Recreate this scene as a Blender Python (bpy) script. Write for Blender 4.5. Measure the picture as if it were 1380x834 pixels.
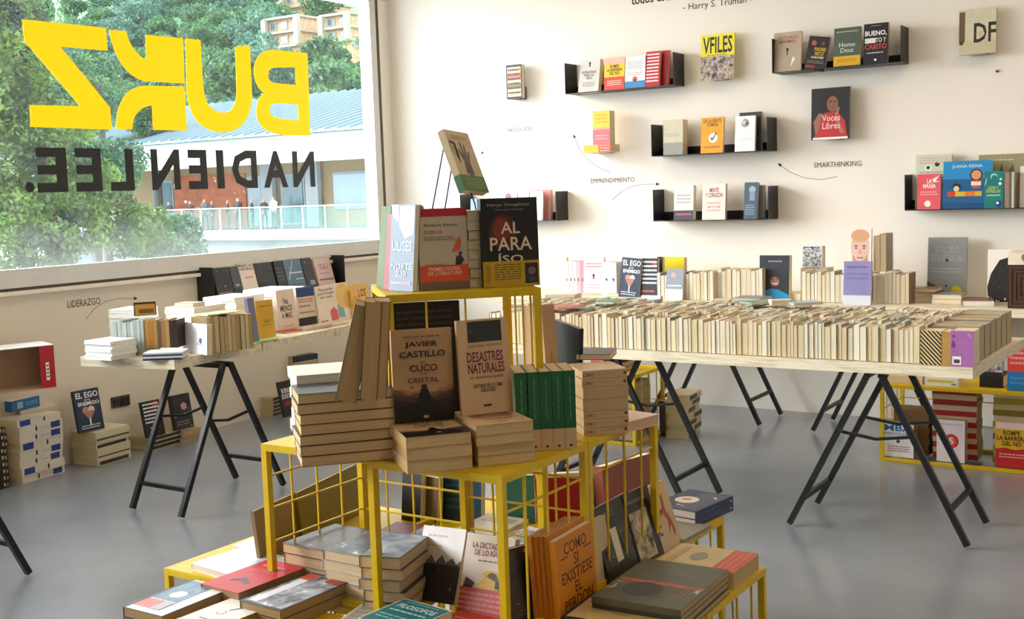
import bpy, bmesh, math, random
from mathutils import Vector, Matrix
import numpy as np
random.seed(7)
RNG = np.random.default_rng(11)
S = bpy.context.scene
COL = S.collection
for o in list(bpy.data.objects): bpy.data.objects.remove(o)

# ------------------------------------------------------------------ camera
H = 1.5
FPX = 1574.77
YAW, PIT, ROL = -0.58016282, 0.10008287, -0.03395219
cyw, syw, cp, sp = math.cos(YAW), math.sin(YAW), math.cos(PIT), math.sin(PIT)
FW = Vector((syw*cp, cyw*cp, -sp)); RT0 = Vector((cyw, -syw, 0)); UP0 = RT0.cross(FW)
RT = math.cos(ROL)*RT0 + math.sin(ROL)*UP0
UP = -math.sin(ROL)*RT0 + math.cos(ROL)*UP0
cam = bpy.data.objects.new('camera', bpy.data.cameras.new('camera'))
COL.objects.link(cam)
m = Matrix((RT, UP, -FW)).transposed().to_4x4(); m.translation = (0, 0, H)
cam.matrix_world = m
cam.data.sensor_width = 36; cam.data.lens = 36*FPX/1380; cam.data.clip_end = 600
S.camera = cam
# surveyed points: where the sight line through a photo point meets a real plane
def ray(u, v): return RT*((u-690)/FPX) + UP*(-(v-417)/FPX) + FW
def PZ(u, v, z): d = ray(u, v); return Vector((0,0,H)) + d*((z-H)/d.z)
def PY(u, v, y): d = ray(u, v); return Vector((0,0,H)) + d*(y/d.y)
def PX(u, v, x): d = ray(u, v); return Vector((0,0,H)) + d*(x/d.x)

# ------------------------------------------------------------------ world, lights, exposure
W = bpy.data.worlds.new('sky'); S.world = W; W.use_nodes = True
wn = W.node_tree.nodes; wl = W.node_tree.links; wn.clear()
wo = wn.new('ShaderNodeOutputWorld'); wb = wn.new('ShaderNodeBackground')
tcw = wn.new('ShaderNodeTexCoord'); nz = wn.new('ShaderNodeTexNoise'); nz.inputs['Scale'].default_value = 3
rp = wn.new('ShaderNodeValToRGB')
rp.color_ramp.elements[0].position = .35; rp.color_ramp.elements[0].color = (.62, .8, 1, 1)
rp.color_ramp.elements[1].position = .6; rp.color_ramp.elements[1].color = (.9, .95, 1, 1)
wl.new(tcw.outputs['Generated'], nz.inputs['Vector']); wl.new(nz.outputs['Fac'], rp.inputs['Fac'])
wl.new(rp.outputs['Color'], wb.inputs['Color']); wb.inputs['Strength'].default_value = 6.0
wl.new(wb.outputs['Background'], wo.inputs['Surface'])
def lamp(name, kind, loc, rot, energy, color, size=1, size_y=None, angle=None):
    l = bpy.data.lights.new(name, kind); l.energy = energy; l.color = color
    if kind == 'AREA':
        l.size = size
        if size_y: l.shape = 'RECTANGLE'; l.size_y = size_y
    if kind == 'SUN' and angle: l.angle = angle
    o = bpy.data.objects.new(name, l); COL.objects.link(o); o.location = loc; o.rotation_euler = rot
    return o
# low veiled sun, very soft: it comes in through the big window and rakes along the shelf wall
sun = lamp('sun', 'SUN', (0,0,30), (0,0,0), 9.0, (1,.98,.96), angle=.7)
sun.rotation_euler = Vector((.8, .46, -.33)).to_track_quat('-Z', 'Y').to_euler()
ADDED_LAMPS = [(-3.9, 5.6), (-1.0, 5.6), (-3.6, 2.0), (-.4, 2.0), (1.4, 4.4)]
LAMP_W = 15
S.view_settings.view_transform = 'Standard'; S.view_settings.look = 'None'
S.view_settings.exposure = -0.1; S.view_settings.gamma = 1; S.view_settings.use_curve_mapping = False

# ------------------------------------------------------------------ materials
def lin(c):
    if isinstance(c, str):
        c = [int(c[i:i+2], 16)/255 for i in (0, 2, 4)]
    return tuple(((x/12.92) if x <= .04045 else ((x+.055)/1.055)**2.4) for x in c) + (1,)
MC = {}
def mat(c, rough=.5, var=.06, scale=14, metal=0, name=None):
    k = (c, rough, var, scale, metal)
    if k in MC: return MC[k]
    mm = bpy.data.materials.new(name or 'paint'); mm.use_nodes = True
    n = mm.node_tree.nodes; l = mm.node_tree.links; b = n['Principled BSDF']
    b.inputs['Roughness'].default_value = rough; b.inputs['Metallic'].default_value = metal
    col = lin(c)
    t = n.new('ShaderNodeTexCoord'); no = n.new('ShaderNodeTexNoise'); no.inputs['Scale'].default_value = scale
    no.inputs['Detail'].default_value = 4
    r = n.new('ShaderNodeMix'); r.data_type = 'RGBA'
    r.inputs[6].default_value = tuple(max(0, x*(1-var*2)) for x in col[:3])+(1,)
    r.inputs[7].default_value = tuple(min(1, x*(1+var*2)) for x in col[:3])+(1,)
    l.new(t.outputs['Object'], no.inputs['Vector']); l.new(no.outputs['Fac'], r.inputs[0]); l.new(r.outputs[2], b.inputs['Base Color'])
    MC[k] = mm; return mm
def photo(cols, scale=6, rough=.35, stretch=(1,1,1), detail=3, pos=None):
    scale = scale*1.6 if scale >= 20 else (scale*1.7 if scale >= 5 else scale)     # prints on covers are centimetres across
    k = ('ph', tuple(cols), scale, rough, stretch, detail)
    if k in MC: return MC[k]
    mm = bpy.data.materials.new('printed_picture'); mm.use_nodes = True
    n = mm.node_tree.nodes; l = mm.node_tree.links; b = n['Principled BSDF']; b.inputs['Roughness'].default_value = rough
    t = n.new('ShaderNodeTexCoord'); mp = n.new('ShaderNodeMapping'); mp.inputs['Scale'].default_value = stretch
    no = n.new('ShaderNodeTexNoise'); no.inputs['Scale'].default_value = scale; no.inputs['Detail'].default_value = detail
    r = n.new('ShaderNodeValToRGB'); el = r.color_ramp.elements; no.inputs['Distortion'].default_value = .6 if scale > 8 else 0
    N = len(cols)
    for i, c in enumerate(cols):
        p = .32 + .36*i/(N-1)
        e = el[0] if i == 0 else (el[1] if i == N-1 else el.new(p))
        e.position = p; e.color = lin(c)
    l.new(t.outputs['Object'], mp.inputs['Vector']); l.new(mp.outputs['Vector'], no.inputs['Vector'])
    l.new(no.outputs['Fac'], r.inputs['Fac']); l.new(r.outputs['Color'], b.inputs['Base Color'])
    MC[k] = mm; return mm
def pages(c='e9d9b8'):
    k = ('pages', c)
    if k in MC: return MC[k]
    mm = bpy.data.materials.new('paper_edges'); mm.use_nodes = True
    n = mm.node_tree.nodes; l = mm.node_tree.links; b = n['Principled BSDF']; b.inputs['Roughness'].default_value = .85
    t = n.new('ShaderNodeTexCoord'); mp = n.new('ShaderNodeMapping'); mp.inputs['Scale'].default_value = (3, 3, 600)
    no = n.new('ShaderNodeTexNoise'); no.inputs['Scale'].default_value = 1; no.inputs['Detail'].default_value = 2
    r = n.new('ShaderNodeMix'); r.data_type = 'RGBA'; col = lin(c)
    r.inputs[6].default_value = tuple(x*.74 for x in col[:3])+(1,); r.inputs[7].default_value = tuple(min(1, x*1.1) for x in col[:3])+(1,)
    l.new(t.outputs['Object'], mp.inputs['Vector']); l.new(mp.outputs['Vector'], no.inputs['Vector'])
    l.new(no.outputs['Fac'], r.inputs[0]); l.new(r.outputs[2], b.inputs['Base Color'])
    MC[k] = mm; return mm

# ------------------------------------------------------------------ mesh helpers
class MB:
    def __init__(s): s.v = []; s.f = []; s.m = []; s.mats = []
    def mi(s, m):
        if m not in s.mats: s.mats.append(m)
        return s.mats.index(m)
    def add(s, vs, fs, m):
        o = len(s.v); s.v += [tuple(v) for v in vs]; i = s.mi(m)
        for f in fs: s.f.append(tuple(o+k for k in f)); s.m.append(i)
    def box(s, a, b, m, M=None):
        x0, y0, z0 = a; x1, y1, z1 = b
        vs = [(x0,y0,z0),(x1,y0,z0),(x1,y1,z0),(x0,y1,z0),(x0,y0,z1),(x1,y0,z1),(x1,y1,z1),(x0,y1,z1)]
        if M is not None: vs = [M @ Vector(v) for v in vs]
        s.add(vs, [(0,3,2,1),(4,5,6,7),(0,1,5,4),(1,2,6,5),(2,3,7,6),(3,0,4,7)], m)
    def tube(s, pts, r, m, n=8):
        pts = [Vector(p) for p in pts]; rings = []
        for i, p in enumerate(pts):
            d = (pts[min(i+1, len(pts)-1)] - pts[max(i-1, 0)]).normalized()
            a = d.orthogonal().normalized() if i == 0 else (rings[-1][1] - d*rings[-1][1].dot(d)).normalized()
            b = d.cross(a)
            rr = r[i] if isinstance(r, (list, tuple)) else r
            rings.append(([p + (a*math.cos(2*math.pi*k/n)+b*math.sin(2*math.pi*k/n))*rr for k in range(n)], a))
        vs = [v for rg, _ in rings for v in rg]; fs = []
        for i in range(len(pts)-1):
            for k in range(n): fs.append((i*n+k, i*n+(k+1)%n, (i+1)*n+(k+1)%n, (i+1)*n+k))
        fs.append(tuple(range(n-1, -1, -1))); fs.append(tuple(range((len(pts)-1)*n, len(pts)*n)))
        s.add(vs, fs, m)
    def bar(s, a, b, w, m):   # square bar
        a = Vector(a); b = Vector(b); d = (b-a).normalized()
        u = d.cross(Vector((0,0,1)));
        if u.length < 1e-3: u = Vector((1,0,0))
        u.normalize(); v = d.cross(u); h = w/2
        vs = [p+u*i*h+v*j*h for p in (a, b) for i, j in ((-1,-1),(1,-1),(1,1),(-1,1))]
        s.add(vs, [(3,2,1,0),(4,5,6,7),(0,1,5,4),(1,2,6,5),(2,3,7,6),(3,0,4,7)], m)
    def mesh(s, name):
        me = bpy.data.meshes.new(name); me.from_pydata(s.v, [], s.f)
        for m in s.mats: me.materials.append(m)
        me.polygons.foreach_set('material_index', s.m); me.update(); return me
    def obj(s, name, parent=None, smooth=False):
        me = s.mesh(name)
        if smooth: me.polygons.foreach_set('use_smooth', [True]*len(me.polygons))
        return link(name, me, parent)
def link(name, me, parent=None, loc=None):
    o = bpy.data.objects.new(name, me); COL.objects.link(o)
    if parent is not None: o.parent = parent
    if loc is not None: o.location = loc
    return o
def tag(o, label=None, cat=None, group=None, kind=None):
    if label: o['label'] = label
    if cat: o['category'] = cat
    if group: o['group'] = group
    if kind: o['kind'] = kind
    return o
def thing(name, label, cat, M=None, group=None):
    o = bpy.data.objects.new(name, None); COL.objects.link(o); o.empty_display_size = .05
    if M is not None: o.matrix_world = M if isinstance(M, Matrix) else Matrix.Translation(M)
    return tag(o, label, cat, group)
def struct(o): o['kind'] = 'structure'; return o
BM = {}
def boxmesh(dims, m, name='box'):   # shared box mesh, origin at its low corner
    k = (tuple(round(d, 4) for d in dims), m.name)
    if k not in BM:
        b = MB(); b.box((0,0,0), dims, m); BM[k] = b.mesh(name)
    return BM[k]
# text as unit-box meshes
TX = {}
def textverts(s, bold=0.0):
    k = (s, bold)
    if k in TX: return TX[k]
    c = bpy.data.curves.new('t', 'FONT'); c.body = s; c.resolution_u = 2; c.offset = bold; c.fill_mode = 'FRONT'; c.space_line = .85
    c.align_x = 'CENTER'
    o = bpy.data.objects.new('t', c); COL.objects.link(o)
    dg = bpy.context.evaluated_depsgraph_get(); me = bpy.data.meshes.new_from_object(o.evaluated_get(dg))
    bpy.data.objects.remove(o)
    v = [w.co.copy() for w in me.vertices]; f = [tuple(p.vertices) for p in me.polygons]
    x0 = min(a.x for a in v); x1 = max(a.x for a in v); y0 = min(a.y for a in v); y1 = max(a.y for a in v)
    vs = [((a.x-x0)/(x1-x0), (a.y-y0)/(y1-y0)) for a in v]
    if s.strip('I. ') == '' : pass
    bpy.data.meshes.remove(me)
    TX[k] = (vs, f); return TX[k]
def R(x0, y0, x1, y1, c): return ('R', x0, y0, x1, y1, c)
def T(s, x0, y0, x1, y1, c, bold=.01): return ('T', s, x0, y0, x1, y1, c, min(bold, .02))
def P(pts, c): return ('P', pts, c)
def C(x, y, r, c, ry=None): return ('C', x, y, r, c, ry)
def L(x0, y0, x1, y1, n, c): return ('L', x0, y0, x1, y1, n, c)    # n lines of small print
def getm(c): return c if isinstance(c, bpy.types.Material) else mat(c, .35, .03)
def put_art(b, art, w, h, fn):
    """fn(x, y, lift) -> local 3d point"""
    for i, a in enumerate(art):
        e = .0004 + .00025*i
        if a[0] == 'R':
            _, x0, y0, x1, y1, c = a
            b.add([fn(x0*w, y0*h, e), fn(x1*w, y0*h, e), fn(x1*w, y1*h, e), fn(x0*w, y1*h, e)], [(0,1,2,3)], getm(c))
        elif a[0] == 'T':
            _, s, x0, y0, x1, y1, c, bo = a
            vs, fs = textverts(s, bo)
            b.add([fn((x0+(x1-x0)*p[0])*w, (y0+(y1-y0)*p[1])*h, e) for p in vs], fs, getm(c))
        elif a[0] == 'P':
            b.add([fn(p[0]*w, p[1]*h, e) for p in a[1]], [tuple(range(len(a[1])))], getm(a[2]))
        elif a[0] == 'C':
            _, x, y, r, c, ry = a
            if ry is None: ry = r*w/h
            b.add([fn((x+r*math.cos(k*math.pi/8))*w, (y+ry*math.sin(k*math.pi/8))*h, e) for k in range(16)], [tuple(range(16))], getm(c))
        elif a[0] == 'L':
            _, x0, y0, x1, y1, n, c = a
            rr = random.Random(n*7+len(art))
            for k in range(n):
                yy = y1-(y1-y0)*(k+.2)/n; hh = (y1-y0)/n*.42; x = x0
                while x < x1-.02:
                    ww = min(rr.uniform(.05, .14), x1-x)
                    b.add([fn(x*w, (yy-hh)*h, e), fn((x+ww)*w, (yy-hh)*h, e), fn((x+ww)*w, yy*h, e), fn(x*w, yy*h, e)], [(0,1,2,3)], getm(c))
                    x += ww+.02
# ------------------------------------------------------------------ books
BK = {}
def book(label, cover, M, w, h, t, front=(), spine=(), pg='e9d9b8', group=None, single=False, cat='book', name='book'):
    cm = cover if isinstance(cover, bpy.types.Material) else mat(cover, .4, .05)
    pm = pages(pg)
    w, h, t = round(w, 3), round(h, 3), round(t, 4)
    c = .0012 if t > .006 else t*.2; i = .0015
    k = (w, h, t, cm.name, pm.name, single)
    if k not in BK:
        b = MB(); b2 = b if single else MB()
        b.box((0,0,t-c), (w,h,t), cm); b.box((0,0,0), (w,h,c), cm); b.box((0,0,c), (c,h,t-c), cm)
        b2.box((c,i,c), (w-i,h-i,t-c), pm)
        BK[k] = (b.mesh('cover'), None if single else b2.mesh('page_block'))
    m1, m2 = BK[k]
    if single and not front and not spine:
        o = link(name, m1); o.matrix_world = M; return tag(o, label, cat, group)
    if single:
        root = thing(name, label, cat, M, group); link('volume', m1, root)
    else:
        root = thing(name, label, cat, M, group); link('cover', m1, root); link('page_block', m2, root)
    if front or spine:
        b = MB()
        put_art(b, front, w, h, lambda x, y, e: (x, y, t+e))
        put_art(b, spine, h, t, lambda x, y, e: (-e, h-x, y))
        b.obj('cover_print', root)
    return root
def basis(ex, ey, ez, o):
    M = Matrix((ex, ey, ez)).transposed().to_4x4(); M.translation = o; return M
Z = Vector((0,0,1))
def dirs(A, B):
    a = (B-A); a.z = 0; a.normalize(); return a, Z.cross(a)      # along, away from the viewer
def yawv(deg): a = math.radians(deg); return Vector((math.cos(a), math.sin(a), 0))
def face(A, a, h, w, t, lean=0, tilt=0):
    """cover facing the viewer; A = foot of its left edge, a = along the cover"""
    n = a.cross(Z)                                   # toward the viewer
    up = Z*math.cos(lean) - n*math.sin(lean)
    if tilt:
        q = Matrix.Rotation(tilt, 3, n); a2 = q @ a; up = q @ up
    else: a2 = a
    ez = a2.cross(up)
    return basis(a2, up, ez, A - ez*t)
def flat(A, a, mode, L_, D):
    d = Z.cross(a)
    if mode == 'head': return basis(a, d, Z, A), L_, D
    if mode == 'headr': return basis(-a, -d, Z, A+a*L_+d*D), L_, D
    if mode == 'spine': return basis(d, -a, Z, A+a*L_), D, L_
    return basis(-d, a, Z, A+d*D), D, L_             # fore edge
def upright(A, a, spine, w, t):
    d = Z.cross(a)
    if spine: return basis(d, Z, a, A)
    return basis(-d, Z, -a, A + a*t + d*w)
def standpx(label, cover, bl, br, tl, z=None, t=.02, lean=.12, y=None, x=None, z0=None, tilt=0, **kw):
    """cover-out book whose lower corners stand at two surveyed points"""
    if z is not None: A = PZ(*bl, z); B = PZ(*br, z)
    elif y is not None: A = PY(*bl, y); B = PY(*br, y)
    else: A = PX(*bl, x); B = PX(*br, x)
    if z0 is not None: A.z = z0
    a, d = dirs(A, B); w = (B-A).length
    if z is None: w = (Vector((B.x, B.y, 0))-Vector((A.x, A.y, 0))).length
    n = a.cross(Z); up = Z*math.cos(lean)-n*math.sin(lean); nn = a.cross(up)
    r = ray(*tl); s = (A - Vector((0,0,H))).dot(nn)/r.dot(nn)
    h = ((Vector((0,0,H)) + r*s) - A).length
    return book(label, cover, face(A, a, h, w, t, lean, tilt), w, h, t, **kw)
def stackpx(labels, covers, A, B, z, depth, ts, mode='head', jit=.006, tops=(), spines=None, L_=None, yaw=None, **kw):
    """pile of lying books; A, B = surveyed lower corners of the near side"""
    A = PZ(*A, z); B = PZ(*B, z); a, d = dirs(A, B); L0 = L_ or (B-A).length; zz = z; out = []; kw.setdefault('name', 'paperback')
    if yaw is not None: a = yawv(yaw); d = Z.cross(a)
    n = len(ts)
    for i in range(n):
        j = random.uniform(-jit, jit); k = random.uniform(-jit, jit)
        aa = Matrix.Rotation(random.uniform(-.02, .02)*(jit > 0), 3, Z) @ a
        M, w, h = flat(Vector((A.x, A.y, zz)) + a*j + d*k, aa, mode, L0, depth)
        kw2 = dict(kw)
        if i == n-1 and tops: kw2['front'] = tops
        if spines: kw2['spine'] = spines[i % len(spines)]
        out.append(book(labels[i % len(labels)] if isinstance(labels, (list, tuple)) else labels, covers[i % len(covers)], M, w, h, ts[i]-.0006, **kw2))
        zz += ts[i]
    return out, zz
ORD = ['bottom', 'second', 'third', 'fourth', 'fifth', 'sixth', 'seventh', 'eighth', 'ninth', 'tenth', 'eleventh', 'twelfth']
def piled(what, where, n):
    out = []
    for i in range(n):
        p = 'topmost' if i == n-1 else ('lowest' if i == 0 else (ORD[i] + ' up'))
        out.append(f'{p} {what} {where}')
    return out

# ================================================================== THE ROOM
XL, YW, ZC = -5.9, 7.36, 3.4        # left wall plane, shelf wall plane, ceiling
XR, YB = 3.6, -2.2
def plaster(c1, c2, name):
    mm = bpy.data.materials.new(name); mm.use_nodes = True
    n = mm.node_tree.nodes; l = mm.node_tree.links; b = n['Principled BSDF']; b.inputs['Roughness'].default_value = .75
    t = n.new('ShaderNodeTexCoord'); no = n.new('ShaderNodeTexNoise'); no.inputs['Scale'].default_value = 1.3; no.inputs['Detail'].default_value = 6
    r = n.new('ShaderNodeMix'); r.data_type = 'RGBA'; r.inputs[6].default_value = lin(c1); r.inputs[7].default_value = lin(c2)
    l.new(t.outputs['Object'], no.inputs['Vector']); l.new(no.outputs['Fac'], r.inputs[0]); l.new(r.outputs[2], b.inputs['Base Color'])
    n2 = n.new('ShaderNodeTexNoise'); n2.inputs['Scale'].default_value = 60; bp = n.new('ShaderNodeBump'); bp.inputs['Strength'].default_value = .05
    l.new(t.outputs['Object'], n2.inputs['Vector']); l.new(n2.outputs['Fac'], bp.inputs['Height']); l.new(bp.outputs['Normal'], b.inputs['Normal'])
    return mm
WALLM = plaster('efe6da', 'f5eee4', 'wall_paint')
WALLL = plaster('dccdb8', 'e4d6c2', 'parapet_shaded_paint')  # tan, with the shade of the backlit window wall put into the colour
CEILM = plaster('efe9dd', 'f3ede2', 'ceiling_paint')
# floor: worn polished cement
fm = bpy.data.materials.new('polished_cement'); fm.use_nodes = True
n = fm.node_tree.nodes; l = fm.node_tree.links; b = n['Principled BSDF']
t = n.new('ShaderNodeTexCoord'); n1 = n.new('ShaderNodeTexNoise'); n1.inputs['Scale'].default_value = 1.1; n1.inputs['Detail'].default_value = 8; n1.inputs['Roughness'].default_value = .65
r1 = n.new('ShaderNodeValToRGB'); r1.color_ramp.elements[0].position = .3; r1.color_ramp.elements[0].color = lin('787c83'); r1.color_ramp.elements[1].position = .7; r1.color_ramp.elements[1].color = lin('93989f')
l.new(t.outputs['Object'], n1.inputs['Vector']); l.new(n1.outputs['Fac'], r1.inputs['Fac']); l.new(r1.outputs['Color'], b.inputs['Base Color'])
n2 = n.new('ShaderNodeTexNoise'); n2.inputs['Scale'].default_value = 3; n2.inputs['Detail'].default_value = 6
mr = n.new('ShaderNodeMapRange'); mr.inputs[3].default_value = .3; mr.inputs[4].default_value = .38
l.new(t.outputs['Object'], n2.inputs['Vector']); l.new(n2.outputs['Fac'], mr.inputs[0]); l.new(mr.outputs[0], b.inputs['Roughness'])
b.inputs['Specular IOR Level'].default_value = .5; b.inputs['Coat Weight'].default_value = .6; b.inputs['Coat IOR'].default_value = 1.7; b.inputs['Coat Roughness'].default_value = .2
FLOORM = fm
b = MB(); b.box((XL-.3, YB, -.2), (XR, YW+.2, 0), FLOORM); struct(b.obj('floor'))
b = MB(); b.box((XL-.3, YB, ZC), (XR, YW+.2, ZC+.2), CEILM); struct(b.obj('ceiling'))
b = MB(); b.box((XL-.3, YW, 0), (XR, YW+.2, ZC), WALLM); wallr = struct(b.obj('wall_right'))
WZ0, WZ1, WY0, WY1 = 1.06, 3.02, -1.2, 7.17      # window opening with its frame
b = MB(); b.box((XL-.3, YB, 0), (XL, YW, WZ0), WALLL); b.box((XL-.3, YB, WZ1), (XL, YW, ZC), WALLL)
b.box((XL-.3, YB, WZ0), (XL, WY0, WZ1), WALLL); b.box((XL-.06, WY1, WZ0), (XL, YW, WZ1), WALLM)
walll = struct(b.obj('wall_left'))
b = MB(); b.box((XR, YB, 0), (XR+.2, YW+.2, ZC), WALLM); struct(b.obj('wall_far_right'))
b = MB(); b.box((XL-.3, YB-.2, 0), (XR+.2, YB, ZC), WALLM); struct(b.obj('wall_back'))
FR = mat('cfcbc4', .4, .03); SHADE_TONE = mat('5c4f44', .6, .05)
win = bpy.data.objects.new('window_1', None); COL.objects.link(win); struct(win)
def part(b, name, parent, label=None, smooth=False):
    o = b.obj(name, parent, smooth)
    if label: o['label'] = label
    return o
b = MB(); b.box((XL-.02, WY0, 1.062), (XL+.03, WY1, 1.165), FR); part(b, 'bottom_rail', win)
b = MB(); b.box((XL-.02, WY0, 2.995), (XL+.03, WY1, WZ1), FR); part(b, 'top_rail', win)
b = MB(); b.box((XL-.02, 7.1, 1.165), (XL+.03, WY1, 2.995), FR); part(b, 'side_rail', win)
b = MB(); b.box((XL-.02, 3.0, 1.165), (XL+.03, 3.06, 2.995), FR); part(b, 'mullion', win)
b = MB(); b.box((XL+.001, YB, 1.045), (XL+.012, 7.2, 1.061), SHADE_TONE); b.box((XL+.001, 7.2, 1.045), (XL+.012, 7.225, ZC), SHADE_TONE); struct(b.obj('shade_strip'))  # dark strip painting the shadow under the sill and the groove at the side
b = MB(); b.box((XL+.001, YB, 1.022), (XL+.045, 7.2, 1.044), mat('e9dccb', .6)); struct(b.obj('trim_2'))
gm = bpy.data.materials.new('window_glass'); gm.use_nodes = True
n = gm.node_tree.nodes; l = gm.node_tree.links; n.clear()
o_ = n.new('ShaderNodeOutputMaterial'); tr = n.new('ShaderNodeBsdfTransparent'); tr.inputs[0].default_value = (.94,.97,.96,1)
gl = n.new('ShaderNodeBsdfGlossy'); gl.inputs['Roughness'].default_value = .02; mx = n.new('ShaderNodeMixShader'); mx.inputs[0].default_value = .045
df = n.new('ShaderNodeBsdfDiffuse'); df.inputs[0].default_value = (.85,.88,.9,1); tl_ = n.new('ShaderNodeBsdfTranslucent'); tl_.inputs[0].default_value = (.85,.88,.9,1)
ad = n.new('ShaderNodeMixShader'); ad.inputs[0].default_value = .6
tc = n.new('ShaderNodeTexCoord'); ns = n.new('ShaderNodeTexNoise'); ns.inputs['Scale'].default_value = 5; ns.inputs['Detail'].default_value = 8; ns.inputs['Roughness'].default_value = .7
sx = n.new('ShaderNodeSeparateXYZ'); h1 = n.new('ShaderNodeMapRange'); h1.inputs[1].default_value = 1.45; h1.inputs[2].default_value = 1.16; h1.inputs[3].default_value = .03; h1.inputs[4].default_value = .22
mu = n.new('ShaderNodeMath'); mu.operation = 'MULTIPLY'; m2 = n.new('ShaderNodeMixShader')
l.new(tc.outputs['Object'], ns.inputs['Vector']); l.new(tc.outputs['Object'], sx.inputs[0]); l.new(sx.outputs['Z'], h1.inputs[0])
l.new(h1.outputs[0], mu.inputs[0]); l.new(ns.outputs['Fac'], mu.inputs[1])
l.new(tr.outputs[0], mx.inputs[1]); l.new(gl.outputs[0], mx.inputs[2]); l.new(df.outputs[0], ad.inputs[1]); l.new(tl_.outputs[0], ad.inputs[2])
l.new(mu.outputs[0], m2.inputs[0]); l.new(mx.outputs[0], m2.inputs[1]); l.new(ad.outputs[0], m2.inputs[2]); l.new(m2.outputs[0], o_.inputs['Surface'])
b = MB(); b.add([(XL-.005, 3.06, 1.165), (XL-.005, 7.1, 1.165), (XL-.005, 7.1, 2.995), (XL-.005, 3.06, 2.995)], [(0,1,2,3)], gm); part(b, 'pane', win)
b = MB(); b.add([(XL-.005, WY0, 1.165), (XL-.005, 3.0, 1.165), (XL-.005, 3.0, 2.995), (XL-.005, WY0, 2.995)], [(0,1,2,3)], gm); part(b, 'pane', win)
# lettering stuck to the pane, read from the street
YEL = mat('f6cf08', .5, .02)
nt_ = YEL.node_tree; tlu = nt_.nodes.new('ShaderNodeBsdfTranslucent'); tlu.inputs[0].default_value = (.82, .6, .0, 1); mxu = nt_.nodes.new('ShaderNodeMixShader'); mxu.inputs[0].default_value = .45
nt_.links.new(nt_.nodes['Principled BSDF'].outputs[0], mxu.inputs[1]); nt_.links.new(tlu.outputs[0], mxu.inputs[2]); nt_.links.new(mxu.outputs[0], nt_.nodes['Material Output'].inputs['Surface']); BLK = mat('0c0d0d', .5, .02)
def curve_mesh(loops, depth=.0012):
    c = bpy.data.curves.new('c', 'CURVE'); c.dimensions = '2D'; c.fill_mode = 'BOTH'; c.extrude = depth
    for lp in loops:
        s = c.splines.new('POLY'); s.points.add(len(lp)-1)
        for i, p in enumerate(lp): s.points[i].co = (p[0], p[1], 0, 1)
        s.use_cyclic_u = True
    o = bpy.data.objects.new('c', c); COL.objects.link(o)
    dg = bpy.context.evaluated_depsgraph_get(); me = bpy.data.meshes.new_from_object(o.evaluated_get(dg)); bpy.data.objects.remove(o)
    return me
def smooth_loop(pts):      # corner entries are (x, y); ('c', x, y) bends through the point
    out = []
    n = len(pts)
    for i, p in enumerate(pts):
        if p[0] == 'c':
            a = pts[i-1][-2:]; c = pts[(i+1) % n][-2:]; q = p[1:]
            for k in range(1, 8):
                s = k/8; out.append(((1-s)**2*a[0]+2*s*(1-s)*q[0]+s*s*c[0], (1-s)**2*a[1]+2*s*(1-s)*q[1]+s*s*c[1]))
        else: out.append(p)
    return out
GL = {
 'Z': [[(65,57),(312,82),(318,150),(178,138),(325,318),(330,383),(90,375),(88,310),(237,314),(72,122)]],
 'K': [[(322,88),(372,92),('c',385,150),(432,178),(430,103),(540,113),(545,247),(425,240),('c',345,215),(322,88)],
       [(545,256),(552,386),(452,384),(449,312),('c',392,318),(390,383),(342,382),('c',345,256),(430,253)]],
 'U': [[(548,113),(592,118),(600,255),('c',606,330),(660,333),('c',700,333),(699,265),(695,138),(738,135),(745,290),('c',735,392),(655,392),('c',562,385),(552,275)]],
 'B': [[(908,157),(917,401),(835,399),('c',758,390),(757,330),('c',757,290),(781,275),('c',750,255),(750,205),('c',755,150),(805,147)],
       [(872,199),(875,251),(822,247),('c',792,245),(792,222),('c',792,200),(815,200)],
       [(880,309),(882,356),(825,350),('c',797,345),(797,326),('c',797,306),(820,305)]],
}
for ch, loops in GL.items():
    pts = [[(PX(p[0]/2.194, p[1]/2.194, XL).y, PX(p[0]/2.194, p[1]/2.194, XL).z) for p in smooth_loop(lp)] for lp in loops]
    groups = [pts] if ch == 'B' else [[q] for q in pts]
    for g in groups:
        me = curve_mesh(g); me.materials.append(YEL)
        o = link('lettering', me, win); o['label'] = 'bold yellow capital letter on the glass'
        o.matrix_world = basis(Vector((0,1,0)), Vector((0,0,1)), Vector((1,0,0)), Vector((XL+.002, 0, 0)))
for ch, x0, x1, fat in [('N',865,930,0),('A',778,850,0),('D',685,760,0),('I',640,662,0),('E',556,612,0),('N',447,532,0),('L',325,395,0),('E',222,300,0),('E',107,198,0),('.',70,98,0)]:
    ya = PX(x0/2.194, 230, XL).y; yb = PX(x1/2.194, 230, XL).y
    z1 = 1.843; z0 = 1.588
    if ch == '.': z1 = 1.588+.062
    vs, fs = textverts(ch, .035)
    b = MB(); b.add([(XL+.002, yb+(ya-yb)*p[0], z0+(z1-z0)*p[1]) for p in vs], fs, BLK); o = b.obj('lettering', win); o['label'] = 'black capital letter on the glass'
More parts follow.
